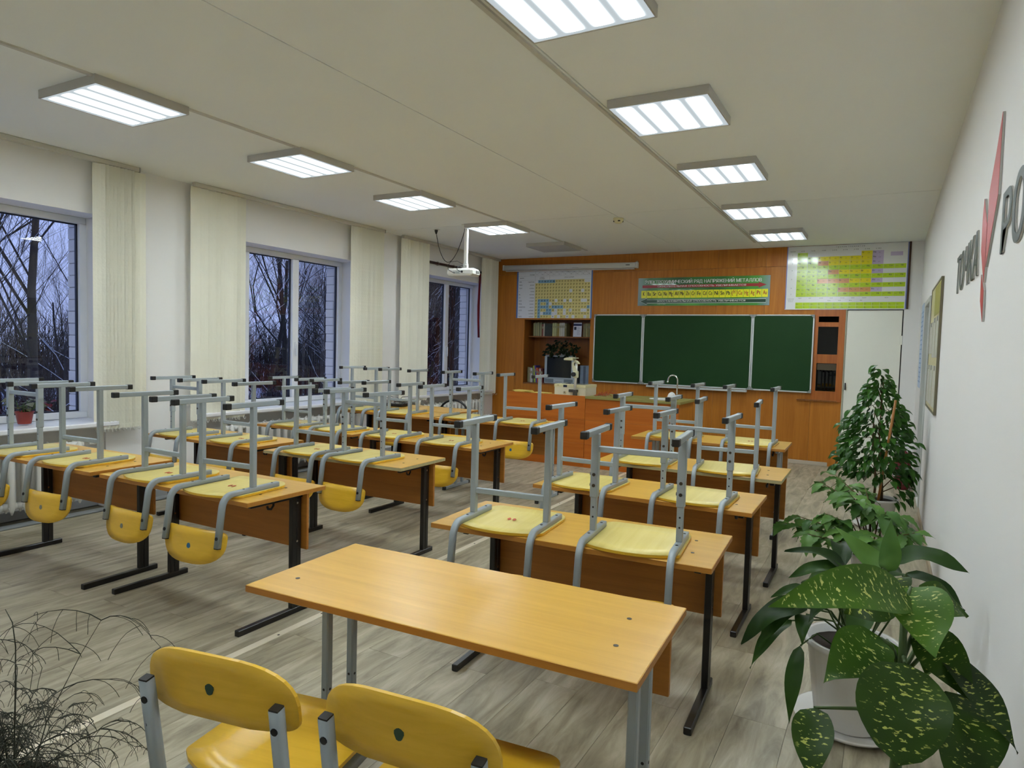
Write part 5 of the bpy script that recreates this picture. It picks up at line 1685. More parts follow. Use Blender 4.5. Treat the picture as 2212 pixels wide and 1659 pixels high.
LEAF_FICUS = leaf_mat('ficus_leaf_green', '#1d3d12', '#437428', rough=0.32)
LEAF_TOOTH = leaf_mat('toothed_leaf_green', '#375e26', '#6c9648', rough=0.45)
LEAF_DARK = leaf_mat('peace_lily_leaf_green', '#1a3010', '#35561c', rough=0.5)
LEAF_SPOT = leaf_mat('spotted_dumb_cane_leaf', '#182c08', '#3a5a12', spots='#b9c060', rough=0.5)
LEAF_SPOT_L = leaf_mat('bright_spotted_leaf', '#2c4f0e', '#50781a', spots='#c8ce78', rough=0.5)

def leaf_mesh(name, L, Wd, mat, n=8, arch=0.15, fold=0.18, wave=0.0, teeth=0.0, shape=0.9, tipdroop=0.0, seed=0, blunt=False):
    """leaf along +y from the origin, upper face +z; u across in [-1, 1] is kept in the UV map"""
    r2 = random.Random(seed)
    rows = []
    vs, uv = [], []
    for i in range(n + 1):
        t = i / n
        w = Wd / 2 * (math.sin(PI * min(1, t ** shape)) ** (0.55 if blunt else 0.6 + 0.5 * t) if 0 < t < 1 else 0.0)
        if teeth and 0 < i < n:
            w *= 1 + teeth * (1 if i % 2 else -1)
        z = arch * L * math.sin(PI * t) * 0.7 - tipdroop * L * t * t
        ws = wave * Wd * math.sin(t * 9 + seed)
        for u in (-1, -0.5, 0, 0.5, 1):
            vs.append((u * w + 0, t * L, z + fold * abs(u) * w + ws * abs(u) * (1 if u > 0 else -1)))
            uv.append((u, t))
    fs = []
    for i in range(n):
        for k in range(4):
            a = i * 5 + k
            fs.append((a, a + 1, a + 6, a + 5))
    me = bpy.data.meshes.new(name)
    me.from_pydata(vs, [], fs)
    me.materials.append(mat)
    l = me.uv_layers.new(name='across')
    for p in me.polygons:
        p.use_smooth = True
        for li in p.loop_indices:
            l.data[li].uv = uv[me.loops[li].vertex_index]
    return me

def orient(o, base, tip, nrm, scale=None):
    """place a unit leaf so that it runs base -> tip with its upper face towards nrm"""
    base, tip = Vector(base), Vector(tip)
    y = (tip - base)
    L = y.length
    y.normalize()
    z = Vector(nrm)
    z = (z - y * z.dot(y))
    z = z.normalized() if z.length > 1e-5 else y.orthogonal().normalized()
    x = y.cross(z)
    s = 1.0 if scale is None else scale
    m = Matrix(((x.x * s, y.x * s, z.x * s, base.x), (x.y * s, y.y * s, z.y * s, base.y), (x.z * s, y.z * s, z.z * s, base.z), (0, 0, 0, 1)))
    o.matrix_local = m

def pot(t, r, h, mat, saucer=True, loc=(0, 0, 0), soil=True):
    x, y, z = loc
    MB().lathe([(0.0, 0.012), (r * 0.68, 0.012), (r * 0.72, 0.02), (r * 0.94, h * 0.93), (r * 1.02, h * 0.94), (r * 1.02, h), (r * 0.92, h), (r * 0.90, h * 0.9), (0, h * 0.9)], loc, 28).build('pot', mat, t)
    if saucer:
        MB().lathe([(0.0, 0.0), (r * 0.95, 0.0), (r * 1.18, 0.028), (r * 1.14, 0.030), (r * 0.9, 0.011), (0, 0.011)], loc, 28).build('saucer', mat, t)
    if soil:
        MB().lathe([(0.0, h * 0.915), (r * 0.9, h * 0.905), (r * 0.9, h * 0.90)], loc, 20).build('soil', M['soil'], t)

# ---- tall weeping fig
rng = random.Random(21)
fc_ = thing('weeping_fig', 'tall weeping fig with a wooden stake in a white pot by the right wall', 'potted plant', (-0.01, 6.33, 0))
pot(fc_, 0.15, 0.25, M['pot_white'])
stems = []
b = MB()
for k, (dx, dy, tx, ty, h) in enumerate(((-0.03, 0.0, -0.06, 0.02, 1.0), (0.02, 0.02, -0.02, 0.0, 1.22), (0.0, -0.03, 0.08, -0.02, 0.95))):
    pts = [(dx + (tx - dx) * q + 0.012 * math.sin(q * 7 + k), dy + (ty - dy) * q + 0.012 * math.cos(q * 6 + k), 0.22 + (h - 0.22) * q) for q in [i / 8 for i in range(9)]]
    b.tube(pts, [0.011 - 0.008 * i / 8 for i in range(9)], 7)
    stems.append(pts)
b.tube([(0.03, 0.0, 0.3), (0.12, -0.03, 0.36), (0.2, -0.04, 0.38), (0.235, -0.04, 0.36)], [0.005, 0.004, 0.003, 0.002], 5)
b.tube([(0.02, 0.0, 0.32), (0.1, 0.02, 0.42), (0.19, 0.03, 0.43), (0.24, 0.03, 0.40)], [0.005, 0.004, 0.003, 0.002], 5)
for k in range(34):
    z = rng.uniform(0.42, 1.2)
    a = rng.uniform(0, 2 * PI)
    rr = 0.30 * (1 - ((z - 0.42) / 0.95) ** 1.3) * rng.uniform(0.6, 1.0)
    b.tube([(-0.02, 0, z - 0.08), (-0.02 + rr * 0.5 * math.cos(a), rr * 0.5 * math.sin(a), z), (-0.02 + rr * math.cos(a), rr * math.sin(a), z - 0.02)], [0.004, 0.003, 0.0015], 5)
b.build('branches', M['bark_twig'], fc_)
MB().tube([(0.0, -0.10, 0.2), (0.085, -0.30, 1.08)], 0.0095, 8).build('stake', M['stake'], fc_)
lm = [leaf_mesh('leaf', 0.088, 0.044, LEAF_FICUS, n=5, arch=0.12, fold=0.25, shape=0.8, tipdroop=0.2, seed=k) for k in range(3)]
def fig_pos():
    while True:
        z = rng.uniform(0.42, 1.30)
        f = (z - 0.42) / 0.88
        rm = 0.335 * (1 - f ** 1.7) * (0.55 + 0.45 * min(1, (z - 0.3) / 0.3)) + 0.02
        if rng.random() > rm / 0.30:
            continue
        a = rng.uniform(0, 2 * PI)
        rr = rm * math.sqrt(rng.uniform(0.25, 1.0))
        x, y = -0.035 + rr * math.cos(a) * 1.0, rr * math.sin(a) * 0.9
        if x > 0.255:
            continue
        return Vector((x, y, z)), a
for k in range(300):
    if k < 26:                       # low right drooping branch
        p = Vector((rng.uniform(0.10, 0.24), rng.uniform(-0.09, 0.06), rng.uniform(0.24, 0.42)))
        a = rng.uniform(-1, 1)
    elif k < 44:                     # thin top
        p = Vector((rng.uniform(-0.09, 0.05), rng.uniform(-0.06, 0.06), rng.uniform(1.12, 1.36)))
        a = rng.uniform(0, 2 * PI)
    else:
        p, a = fig_pos()
    d = Vector((math.cos(a), math.sin(a) - 0.35, rng.uniform(-1.5, -0.2))).normalized()
    o = link('leaf', lm[k % 3], fc_)
    orient(o, p, p + d, (math.cos(a) * 0.6, math.sin(a) * 0.6 - 0.5, 0.8), rng.uniform(0.75, 1.15))
b = MB()
for k in range(700):
    p, a = fig_pos()
    p = Vector((p.x * 0.85, p.y * 0.85, p.z))
    d = Vector((math.cos(a), math.sin(a), rng.uniform(-1.4, 0.1))).normalized()
    sd = d.orthogonal().normalized() * 0.017
    q = p + d * 0.035
    b.add([p, q + sd, p + d * 0.075, q - sd], [(0, 1, 2, 3)])
o = b.build('inner_foliage', LEAF_FICUS, fc_); o['kind'] = 'stuff'

# ---- toothed-leaf plant in the middle
rng = random.Random(33)
tl = thing('toothed_leaf_plant', 'spreading plant with toothed leaves in a white pot between fig and peace lily', 'potted plant', (-0.03, 4.62, 0))
pot(tl, 0.115, 0.21, M['pot_white'])
lm = [leaf_mesh('leaf', 0.125, 0.058, LEAF_TOOTH, n=10, arch=0.1, fold=0.22, wave=0.05, teeth=0.13, shape=0.85, tipdroop=0.25, seed=k) for k in range(3)]
tips = [(-0.48, -0.12, 0.36), (-0.42, -0.05, 0.40), (-0.30, 0.02, 0.62), (-0.22, 0.1, 0.66), (-0.12, -0.1, 0.58), (-0.05, 0.12, 0.60), (0.08, -0.05, 0.50), (0.15, 0.06, 0.46), (0.22, -0.1, 0.40),
        (-0.25, -0.16, 0.46), (-0.14, -0.22, 0.38), (0.02, -0.22, 0.36), (0.12, -0.2, 0.32), (-0.34, -0.2, 0.33), (-0.02, 0.0, 0.52), (0.2, 0.1, 0.36)]
b = MB()
for i, tp_ in enumerate(tips):
    tp_ = Vector(tp_)
    mid = Vector((tp_.x * 0.4, tp_.y * 0.4, tp_.z * 0.85))
    b.tube([(0, 0, 0.18), tuple(mid), tuple(tp_)], [0.005, 0.004, 0.002], 5)
    for k in range(11):
        u = 0.40 + 0.60 * k / 10
        p = mid.lerp(tp_, max(0, (u - 0.4) / 0.6))
        a = k * 2.4 + i
        od = Vector((tp_.x, tp_.y, 0)).normalized() if tp_.xy.length > 0.05 else Vector((0, -1, 0))
        d = (od * 0.7 + Vector((math.cos(a), math.sin(a), 0)) * 0.9 + Vector((0, 0, rng.uniform(-0.7, 0.15)))).normalized()
        o = link('leaf', lm[(i + k) % 3], tl)
        orient(o, p, p + d, (d.x * 0.3, d.y * 0.3 - 0.35, 1), rng.uniform(0.75, 1.2) * (1.1 if u > 0.9 else 1))
b.build('branches', M['bark_twig'], tl)

# ---- peace lily in a big white pot
rng = random.Random(5)
pl_ = thing('peace_lily', 'dark green peace lily with drooping leaves in a large white pot', 'potted plant', (-0.06, 2.86, 0))
pot(pl_, 0.17, 0.33, M['pot_white'], True)
PLO = Vector((-0.06, 2.86, 0))
hand = [  # base, tip, width, normal
 ((-0.213, 2.75, 0.475), (-0.425, 2.60, 0.324), 0.085), ((-0.241, 2.75, 0.458), (-0.363, 2.60, 0.334), 0.07), ((-0.268, 2.75, 0.398), (-0.389, 2.60, 0.240), 0.05), ((-0.234, 2.75, 0.308), (-0.245, 2.60, 0.066), 0.055),
 ((-0.119, 2.75, 0.516), (-0.198, 2.60, 0.461), 0.075), ((-0.22, 2.75, 0.43), (-0.217, 2.60, 0.369), 0.06), ((-0.214, 2.75, 0.496), (-0.328, 2.60, 0.525), 0.05), ((-0.157, 2.75, 0.513), (-0.25, 2.60, 0.49), 0.06),
 ((0.035, 2.50, 0.72), (0.036, 2.45, 0.905), 0.06), ((0.021, 2.60, 0.70), (-0.125, 2.50, 0.84), 0.062), ((0.055, 2.60, 0.73), (0.262, 2.55, 0.74), 0.075), ((0.097, 2.65, 0.68), (0.262, 2.6, 0.60), 0.045), ((-0.087, 2.72, 0.63), (-0.295, 2.65, 0.69), 0.05), ((-0.084, 2.70, 0.63), (-0.275, 2.62, 0.60), 0.06),
 ((0.06, 2.75, 0.55), (0.18, 2.6, 0.42), 0.07), ((0.12, 2.8, 0.5), (0.25, 2.75, 0.33), 0.07), ((-0.02, 2.72, 0.5), (-0.06, 2.5, 0.40), 0.08), ((0.02, 2.9, 0.6), (0.10, 3.05, 0.50), 0.08), ((-0.12, 2.95, 0.55), (-0.25, 3.08, 0.40), 0.08), ((-0.1, 2.9, 0.6), (-0.14, 3.1, 0.62), 0.07)]
b = MB()
for k, (a, t2, w) in enumerate(hand):
    a, t2 = Vector(a) - PLO, Vector(t2) - PLO
    L = (t2 - a).length
    me = leaf_mesh('leaf', L, w * 1.08, LEAF_TOOTH if k in (8, 9) else LEAF_DARK, n=11, arch=0.30, fold=0.35, wave=0.13, shape=0.72, seed=k)
    o = link('leaf', me, pl_)
    orient(o, a, t2, (0.0, -0.55, 0.85) if k not in (8, 9) else (0.1, -1, 0.2))
    r0_ = Vector((rng.uniform(-0.06, 0.06), rng.uniform(-0.06, 0.06), 0.29))
    mid = r0_.lerp(a, 0.55) + Vector((0, 0, 0.05))
    b.tube([tuple(r0_), tuple(mid), tuple(a)], [0.004, 0.0035, 0.003], 5)
for k in range(16):
    a = rng.uniform(0, 2 * PI)
    rr = rng.uniform(0.10, 0.2)
    b.tube([(0.03 * math.cos(a), 0.03 * math.sin(a), 0.29), (rr * 0.5 * math.cos(a), rr * 0.5 * math.sin(a), 0.42), (rr * math.cos(a), rr * math.sin(a), 0.50)], [0.004, 0.0035, 0.002], 5)
b.build('petioles', M['stem'], pl_)

# ---- dumb cane in front, at the right picture edge
dcn = thing('dumb_cane', 'large dumb cane with cream-spotted leaves in the right foreground', 'potted plant', (0.06, 1.78, 0))
DO = Vector((0.06, 1.78, 0))
pot(dcn, 0.13, 0.26, M['pot_white'])
b = MB()
b.tube([(0, 0, 0.22), (0.004, -0.03, 0.45), (0.006, -0.06, 0.60), (0.004, -0.06, 0.74), (0.002, -0.03, 0.86)], [0.014, 0.013, 0.011, 0.009, 0.006], 10)
b.build('stem', M['stem'], dcn)
hand = [  # base, tip, width, normal, bright?
 ((0.075, 1.75, 0.872), (-0.200, 1.55, 0.862), 0.105, (0.05, -0.75, 0.75), 1, 0.24),
 ((0.075, 1.80, 0.885), (0.120, 1.62, 0.800), 0.115, (0.1, -1.0, 0.25), 1, 0.1),
 ((0.065, 1.62, 0.775), (0.057, 1.47, 0.632), 0.150, (0.0, -1.0, 0.2), 0, 0.16),
 ((0.020, 1.75, 0.770), (-0.085, 1.60, 0.700), 0.105, (-0.1, -0.9, 0.5), 1, 0.15),
 ((0.033, 1.80, 0.750), (0.000, 1.70, 0.645), 0.100, (-0.1, -1.0, 0.2), 1, 0.1),
 ((0.193, 1.72, 0.690), (0.165, 1.53, 0.585), 0.120, (0.0, -1.0, 0.3), 0, 0.15),
 ((0.143, 1.75, 0.765), (0.258, 1.58, 0.662), 0.065, (0.3, -0.6, 0.7), 0, 0.1),
 ((0.130, 1.85, 0.770), (0.115, 1.78, 0.690), 0.065, (0.0, -1.0, 0.2), 0, 0.1),
 ((-0.101, 1.60, 0.640), (-0.091, 1.48, 0.535), 0.075, (0.0, -1.0, 0.2), 0, 0.12),
 ((0.10, 1.78, 0.80), (0.195, 1.66, 0.705), 0.085, (0.1, -0.9, 0.3), 0, 0.12),
 ((0.05, 1.80, 0.86), (-0.06, 1.78, 0.80), 0.085, (0.0, -0.9, 0.5), 0, 0.12),
 ((0.09, 1.86, 0.85), (0.2, 1.92, 0.80), 0.085, (0.0, -0.5, 0.8), 0, 0.15),
 ((0.05, 1.88, 0.85), (0.0, 2.02, 0.82), 0.09, (0.0, 0.2, 0.9), 0, 0.15)]
b = MB()
for k, (a, t2, w, nr, br, ar) in enumerate(hand):
    a, t2 = Vector(a) - DO, Vector(t2) - DO
    L = (t2 - a).length
    me = leaf_mesh('leaf', L, w * 1.12, LEAF_SPOT_L if br else LEAF_SPOT, n=12, arch=ar, fold=0.2, wave=0.05, shape=0.95 if k == 2 else 0.7, seed=k * 3, blunt=k in (2, 5))
    o = link('leaf', me, dcn)
    orient(o, a, t2, nr)
    s0 = Vector((0.004, -0.045, min(0.84, max(0.5, a.z - 0.07))))
    mid = s0.lerp(a, 0.5) + Vector((0, 0, 0.025))
    b.tube([tuple(s0), tuple(mid), tuple(a)], [0.0055, 0.0045, 0.0035], 6)
b.build('petioles', M['stem'], dcn)

# ---- wiry plant at the lower left corner
rng = random.Random(17)
wy = thing('wiry_plant', 'wiry dark twiggy plant at the lower left corner', 'potted plant', (-1.83, 0.80, 0))
pot(wy, 0.12, 0.30, pbr('brown_pot', '#5b3a26', 0.6), False)
b = MB()
def twig(p, d, L, r, depth):
    pts = [p]
    n = 6
    dd = Vector(d)
    for i in range(n):
        dd = (dd + Vector((rng.uniform(-0.12, 0.12), rng.uniform(-0.12, 0.12), -0.16 - 0.05 * (2 - depth)))).normalized()
        pts.append(pts[-1] + dd * L / n)
    b.tube([tuple(q) for q in pts], [max(0.0006, r * (1 - 0.7 * i / n)) for i in range(n + 1)], 4, cap=False)
    if depth > 0:
        for i in range(1, n + 1):
            for s in range(2 if depth == 2 else 1):
                a = rng.uniform(0, 2 * PI)
                nd = (dd * 0.5 + Vector((math.cos(a), math.sin(a), rng.uniform(-0.1, 0.5)))).normalized()
                twig(pts[i], nd, L * rng.uniform(0.3, 0.5), r * 0.6, depth - 1)
for k in range(26):
    a = rng.uniform(0, 2 * PI)
    d = Vector((math.cos(a) * 0.7, math.sin(a) * 0.5, rng.uniform(0.8, 1.5))).normalized()
    twig(Vector((rng.uniform(-0.03, 0.03), rng.uniform(-0.03, 0.03), 0.27)), d, rng.uniform(0.20, 0.30), 0.0028, 2)
twig(Vector((0.14, 0, 0.28)), Vector((0.1, 0.05, 1.2)), 0.5, 0.0022, 2)
for zz in (0.50, 0.58, 0.64, 0.69):
    for s in (-1, 1):
        twig(Vector((0.07, 0.0, zz)), Vector((s * 0.9, rng.uniform(-0.3, 0.3), 0.35)), 0.12, 0.0013, 1)
b.tube([(0.05, 0, 0.27), (0.062, 0, 0.42), (0.07, 0, 0.55), (0.075, 0.0, 0.68), (0.062, 0, 0.735), (0.03, 0, 0.76)], [0.0024, 0.002, 0.0018, 0.0015, 0.0012, 0.0008], 5)
o = b.build('twigs', pbr('dark_wiry_twigs', '#2a2c1c', 0.7, var=(30, 0.5)), wy); o['kind'] = 'stuff'

# ---- window-sill plants and bottle
gp = thing('sill_plant', 'small fading plant in a terracotta-red pot on the nearest window sill', 'potted plant', (-5.66, 2.66, 0.7222))
pot(gp, 0.062, 0.105, pbr('terracotta_red_pot', '#8e2f22', 0.45), False)
rng = random.Random(8)
lm = leaf_mesh('leaf', 0.06, 0.045, leaf_mat('dusty_green_leaf', '#4a4a34', '#77785a'), n=5, arch=0.1, shape=0.7, seed=2)
lr = leaf_mesh('leaf', 0.05, 0.04, leaf_mat('dark_red_leaf', '#4a1a1c', '#7a2a2a'), n=5, arch=0.1, shape=0.7, seed=3)
b = MB()
for k in range(34):
    a = rng.uniform(0, 2 * PI)
    red = k < 9
    p = Vector((0.0 + rng.uniform(-0.03, 0.03), 0.15 + rng.uniform(-0.03, 0.05), rng.uniform(0.10, 0.17))) if red else Vector((0.07 * math.cos(a), 0.085 * math.sin(a), rng.uniform(0.13, 0.20)))
    b.tube([(0.02 * math.cos(a), 0.02 * math.sin(a), 0.09), tuple(p * 0.6 + Vector((0, 0, 0.07))), tuple(p)], 0.0018, 4)
    o = link('leaf', lr if red else lm, gp)
    orient(o, p, p + Vector((math.cos(a), math.sin(a), rng.uniform(-0.5, 0.3))), (0.4, -0.3, 1), rng.uniform(0.8, 1.2))
b.build('stalks', M['stem'], gp)
bt = thing('plastic_bottle', 'clear plastic bottle with yellow cap on the sill next to the blackboard wall', 'bottle', (-5.64, 9.0, 0.7222))
MB().lathe([(0.0, 0.0), (0.036, 0.002), (0.04, 0.02), (0.04, 0.08), (0.037, 0.095), (0.04, 0.11), (0.04, 0.17), (0.03, 0.205), (0.014, 0.23), (0.013, 0.25), (0.0, 0.25)], n=18).build('body', glass_mat('bottle_plastic', (0.9, 0.93, 0.95, 1), 0.1), bt)
MB().lathe([(0.015, 0.243), (0.016, 0.268), (0.0, 0.270)], n=14).build('cap', pbr('yellow_cap', '#c9a93a', 0.4), bt)
bx('label', pbr('bottle_label', '#b8c6d6', 0.5), -0.0408, 0.0408, -0.028, 0.028, 0.11, 0.165, bt, 0.02)
# plant on top of the television
tvp = thing('trailing_plant', 'dark trailing plant in a pale pot on top of the television', 'potted plant', (-4.40, YB + 0.17, NZ0 + 0.4305))
MB().lathe([(0.0, 0.016), (0.05, 0.016), (0.062, 0.09), (0.066, 0.09), (0.066, 0.10), (0.0, 0.095)], n=20).build('pot', M['pot_white'], tvp)
rng = random.Random(41)
lm = leaf_mesh('leaf', 0.055, 0.04, leaf_mat('dark_trailing_leaf', '#151e0c', '#28351a'), n=5, arch=0.1, shape=0.75, seed=4)
b = MB()
for k in range(140):
    a = rng.uniform(0, 2 * PI)
    ph = rng.uniform(0, 1)
    rr = rng.uniform(0.08, 0.27)
    p = Vector((rr * math.cos(a), -0.10 * abs(math.sin(a)) - 0.02, 0.10 + 0.10 * rng.random() - (0.12 * rng.random() if rr > 0.12 else -0.05)))
    if p.z < 0.09: p.y = -0.165 - 0.02 * rng.random()
    if k % 3 == 0:
        b.tube([(0, 0, 0.09), (p.x * 0.5, p.y * 0.5, max(0.13, p.z + 0.04)), tuple(p)], 0.0016, 4)
    o = link('leaf', lm, tvp)
    orient(o, p, p + Vector((math.cos(a), -0.6, rng.uniform(-1.2, 0.2))), (0, -1, 0.6), rng.uniform(0.8, 1.25))
b.build('stalks', M['stem'], tvp)

# ================================================================== SMALL THINGS BY THE WINDOW DESKS
dv = thing('flat_device', 'flat black device with cables on the desk behind the fourth double row', 'device', (-4.90, 6.12, 0.7006), (0, 0, 0.15))
bx('body', M['black_plastic'], -0.19, 0.15, -0.12, 0.12, 0.004, 0.034, dv, 0.006)
bx('foot_pad', M['black_plastic'], -0.17, 0.13, -0.1, 0.1, 0, 0.005, dv)
bx('top_panel', pbr('dark_glossy_panel', '#22252c', 0.15), -0.17, 0.13, -0.1, 0.1, 0.034, 0.036, dv)
b = MB()
r2 = random.Random(3)
for k in range(7):
    p = Vector((-0.12 + 0.05 * k, 0.02, 0.045))
    pts = [p]
    for q in range(7):
        pts.append(pts[-1] + Vector((r2.uniform(-0.06, 0.06), r2.uniform(-0.04, 0.04), r2.uniform(-0.012, 0.02))))
    for q in pts:
        q.z = max(0.042, q.z)
    b.tube([tuple(q) for q in pts], 0.003, 5)
b.build('cable', M['black_plastic'], dv)
cbp = thing('cable_coil', 'grey and beige cable tangle on the desk by the radiator', 'cables', (-5.0, 6.31, 0.7006))
b = MB()
for k in range(5):
    pts = []
    for q in range(22):
        a = q * 0.62 + k
        rr = 0.05 + 0.012 * k + 0.01 * math.sin(q * 1.7)
        pts.append((rr * 1.6 * math.cos(a), rr * 0.45 * math.sin(a), 0.008 + 0.003 * q * (0.5 + 0.1 * k)))
    b.tube(pts, 0.0035, 5)
b.build('coil', pbr('beige_cable', '#a39a80', 0.5), cbp)
b = MB()
b.tube([(0.1, 0.0, 0.006), (0.16, 0.0, 0.03), (0.2, 0.01, 0.05), (0.23, 0.02, 0.03), (0.24, 0.02, 0.006)], 0.004, 6)
b.build('white_lead', M['white_plastic'], cbp)
pn = thing('pen_cup', 'small clear cup with a blue pen on the desk by the radiator', 'cup', (-4.66, 6.22, 0.7006))
MB().lathe([(0.0, 0.0), (0.028, 0.0), (0.032, 0.07), (0.030, 0.07), (0.026, 0.003)], n=16).build('cup', M['white_plastic'], pn)
MB().tube([(0.0, 0.0, 0.01), (-0.025, -0.005, 0.15)], 0.004, 6).build('pen', pbr('blue_pen', '#1f4f8a', 0.4), pn)

# black padded chair behind that desk
vc = thing('padded_chair', 'black padded chair with a tubular frame by the far radiator', 'chair', (-4.44, 6.85, 0), (0, 0, 0.1))
bk = M['black_plastic']
MB().box(-0.22, 0.22, -0.22, 0.20, 0.40, 0.46, 0.02).build('seat', pbr('black_cloth', '#17171a', 0.85), vc)
b = MB()
pts = [(-0.20, -0.235, 0.50)] + [(-0.20 * math.cos(a), -0.26, 0.58 + 0.19 * math.sin(a)) for a in [PI * k / 12 for k in range(13)]] + [(0.20, -0.235, 0.50)]
b.tube(pts, 0.013, 8)
b.build('back_frame', bk, vc)
prof = [(-0.18 + 0.36 * k / 12, 0.0) for k in range(13)]
b = MB()
vs, fs = [], []
for th in (0, 0.03):
    for k in range(13):
        x_ = -0.18 + 0.36 * k / 12
        top = 0.66 + 0.025 * abs(x_ / 0.18) - 0.0
        for z in (0.50, 0.58, top):
            vs.append((x_, -0.255 + th - 0.02 * (1 - (x_ / 0.18) ** 2), z))
for side in (0, 1):
    o_ = side * 39
    for k in range(12):
        for j in range(2):
            f = (o_ + k * 3 + j, o_ + (k + 1) * 3 + j, o_ + (k + 1) * 3 + j + 1, o_ + k * 3 + j + 1)
            fs.append(f if side == 0 else f[::-1])
for k in range(12):
    fs.append((k * 3 + 2, (k + 1) * 3 + 2, 39 + (k + 1) * 3 + 2, 39 + k * 3 + 2))
    fs.append((k * 3, 39 + k * 3, 39 + (k + 1) * 3, (k + 1) * 3))
b.add(vs, fs, True)
b.build('backrest', pbr('black_cloth', '#17171a', 0.85), vc)
for sx in (-1, 1):
    MB().tube([(sx * 0.20, -0.235, 0.52), (sx * 0.20, -0.21, 0.42), (sx * 0.20, -0.24, 0.0)], 0.012, 8).build('leg', bk, vc)
    MB().tube([(sx * 0.20, -0.2, 0.40), (sx * 0.20, 0.19, 0.40), (sx * 0.20, 0.22, 0.0)], 0.012, 8).build('leg', bk, vc)

# red bag on the floor behind the fig
bg = thing('bag', 'dark red bag standing on the floor behind the weeping fig', 'bag', (0.20, 8.42, 0), (0, 0, 0.2))
b = MB()
prof = [(0.0, 0.0), (0.07, 0.0), (0.085, 0.03), (0.09, 0.16), (0.085, 0.28), (0.06, 0.38), (0.03, 0.41), (0.0, 0.415)]
b.lathe(prof, n=18)
for i, v in enumerate(b.v):
    b.v[i] = (v[0] * 0.9, v[1] * 1.9, v[2])
b.build('body', pbr('dark_red_cloth_bag', '#661a20', 0.8, var=(6, 0.3)), bg)
MB().tube([(0, -0.05, 0.39), (-0.02, -0.03, 0.46), (-0.02, 0.03, 0.46), (0, 0.05, 0.39)], 0.006, 6).build('handle', M['black_plastic'], bg)
b = MB()
for k in range(3):
    b.box(-0.082, -0.078, -0.08, 0.06, 0.10 + k * 0.03, 0.112 + k * 0.03)
b.build('stripe', pbr('bag_white_stripe', '#c9c9cf', 0.6), bg)

# ================================================================== OUTSIDE THE WINDOWS
GZ = -3.6
gr = struct('snow_ground', MB().box(-160, -6.6, -60, 150, GZ - 0.4, GZ), pbr('snow_ground_white', '#bcc2d2', 0.95, var=(0.4, 0.12)), 'snow-covered ground outside')
def make_tree(seed, H, r0, mat, levels=5, spread=0.55, up=0.25, kids=(5, 5, 4, 4), start=0.3):
    r2 = random.Random(seed)
    trunk, br, sn = MB(), MB(), MB()
    def grow(p, d, L, r, lev):
        n = 6 if lev == 0 else (4 if lev < 3 else 2)
        pts, rs = [p], [r]
        dd = d.copy()
        for i in range(n):
            dd = (dd + Vector((r2.uniform(-1, 1), r2.uniform(-1, 1), r2.uniform(-0.6, 1) * 0.6 + up * 0.5)) * (0.09 if lev == 0 else 0.33)).normalized()
            pts.append(pts[-1] + dd * L / n)
            rs.append(r * (1 - 0.62 * (i + 1) / n))
        (trunk if lev == 0 else br).tube([tuple(q) for q in pts], rs, 7 if lev == 0 else (5 if lev == 1 else 3), cap=False)
        if lev in (1, 2) and abs(dd.z) < 0.8:
            sn.tube([(q.x, q.y, q.z + rr * 0.9) for q, rr in zip(pts, rs)], [rr * 0.55 + 0.004 for rr in rs], 3, cap=False)
        if lev < levels:
            k = kids[lev]
            for j in range(k):
                u = start + (1 - start) * (j + r2.random()) / k if lev == 0 else 0.2 + 0.8 * (j + r2.random()) / k
                i = min(n - 1, int(u * n))
                q = pts[i].lerp(pts[i + 1], u * n - i)
                a = r2.uniform(0, 2 * PI)
                sd = Vector((math.cos(a), math.sin(a), 0))
                nd = (dd * (1 - spread) + sd * spread + Vector((0, 0, up))).normalized()
                grow(q, nd, L * r2.uniform(0.42, 0.66), rs[i] * (r2.uniform(0.22, 0.40) if lev == 0 else r2.uniform(0.4, 0.6)), lev + 1)
    grow(Vector((0, 0, 0)), Vector((0, 0, 1)), H, r0, 0)
    return trunk.mesh('trunk', mat), br.mesh('branches', mat), sn.mesh('snow', M['snow'])
protos = [make_tree(101, 8.5, 0.17, M['bark'], 5, 0.6, 0.30, (11, 7, 6, 5, 3), 0.22), make_tree(102, 9.5, 0.15, M['bark'], 5, 0.5, 0.38, (11, 7, 6, 5, 3), 0.28), make_tree(103, 7.5, 0.12, M['bark'], 5, 0.65, 0.22, (11, 7, 6, 5, 3), 0.2)]
def tree(p, x, y, rz, s, label, group=None, snow=True):
    t = thing('bare_tree', label, 'tree', (x, y, GZ), (0, 0, rz), group=group)
    t.scale = (s, s, s)
    for nm, me in zip(('trunk', 'branches', 'snow'), protos[p]):
        if nm == 'snow' and not snow: continue
        o = link(nm, me, t)
        if nm == 'snow': o['kind'] = 'stuff'
    return t
near = [
 (0, -18.5, 7.85, 0.3, 1.00, 'thick-trunked bare tree at the left edge of the nearest window'),
 (1, -16.2, 7.95, 1.2, 0.95, 'forked bare tree in the middle of the nearest window'),
 (2, -22.5, 11.7, 2.6, 1.10, 'slimmer bare tree at the right of the nearest window'),
 (2, -19.5, 16.7, 0.7, 1.05, 'bare tree with snowy limbs in the left pane of the middle window'),
 (1, -22.0, 20.4, 2.1, 1.05, 'tall straight bare tree beside the mullion of the middle window'),
 (0, -22.5, 23.4, 4.0, 0.90, 'bare tree in the right pane of the middle window'),
 (2, -27.0, 29.0, 5.2, 1.10, 'bare tree at the right edge of the middle window'),
]
for a in near:
    tree(*a)
rng = random.Random(77)
spots = []
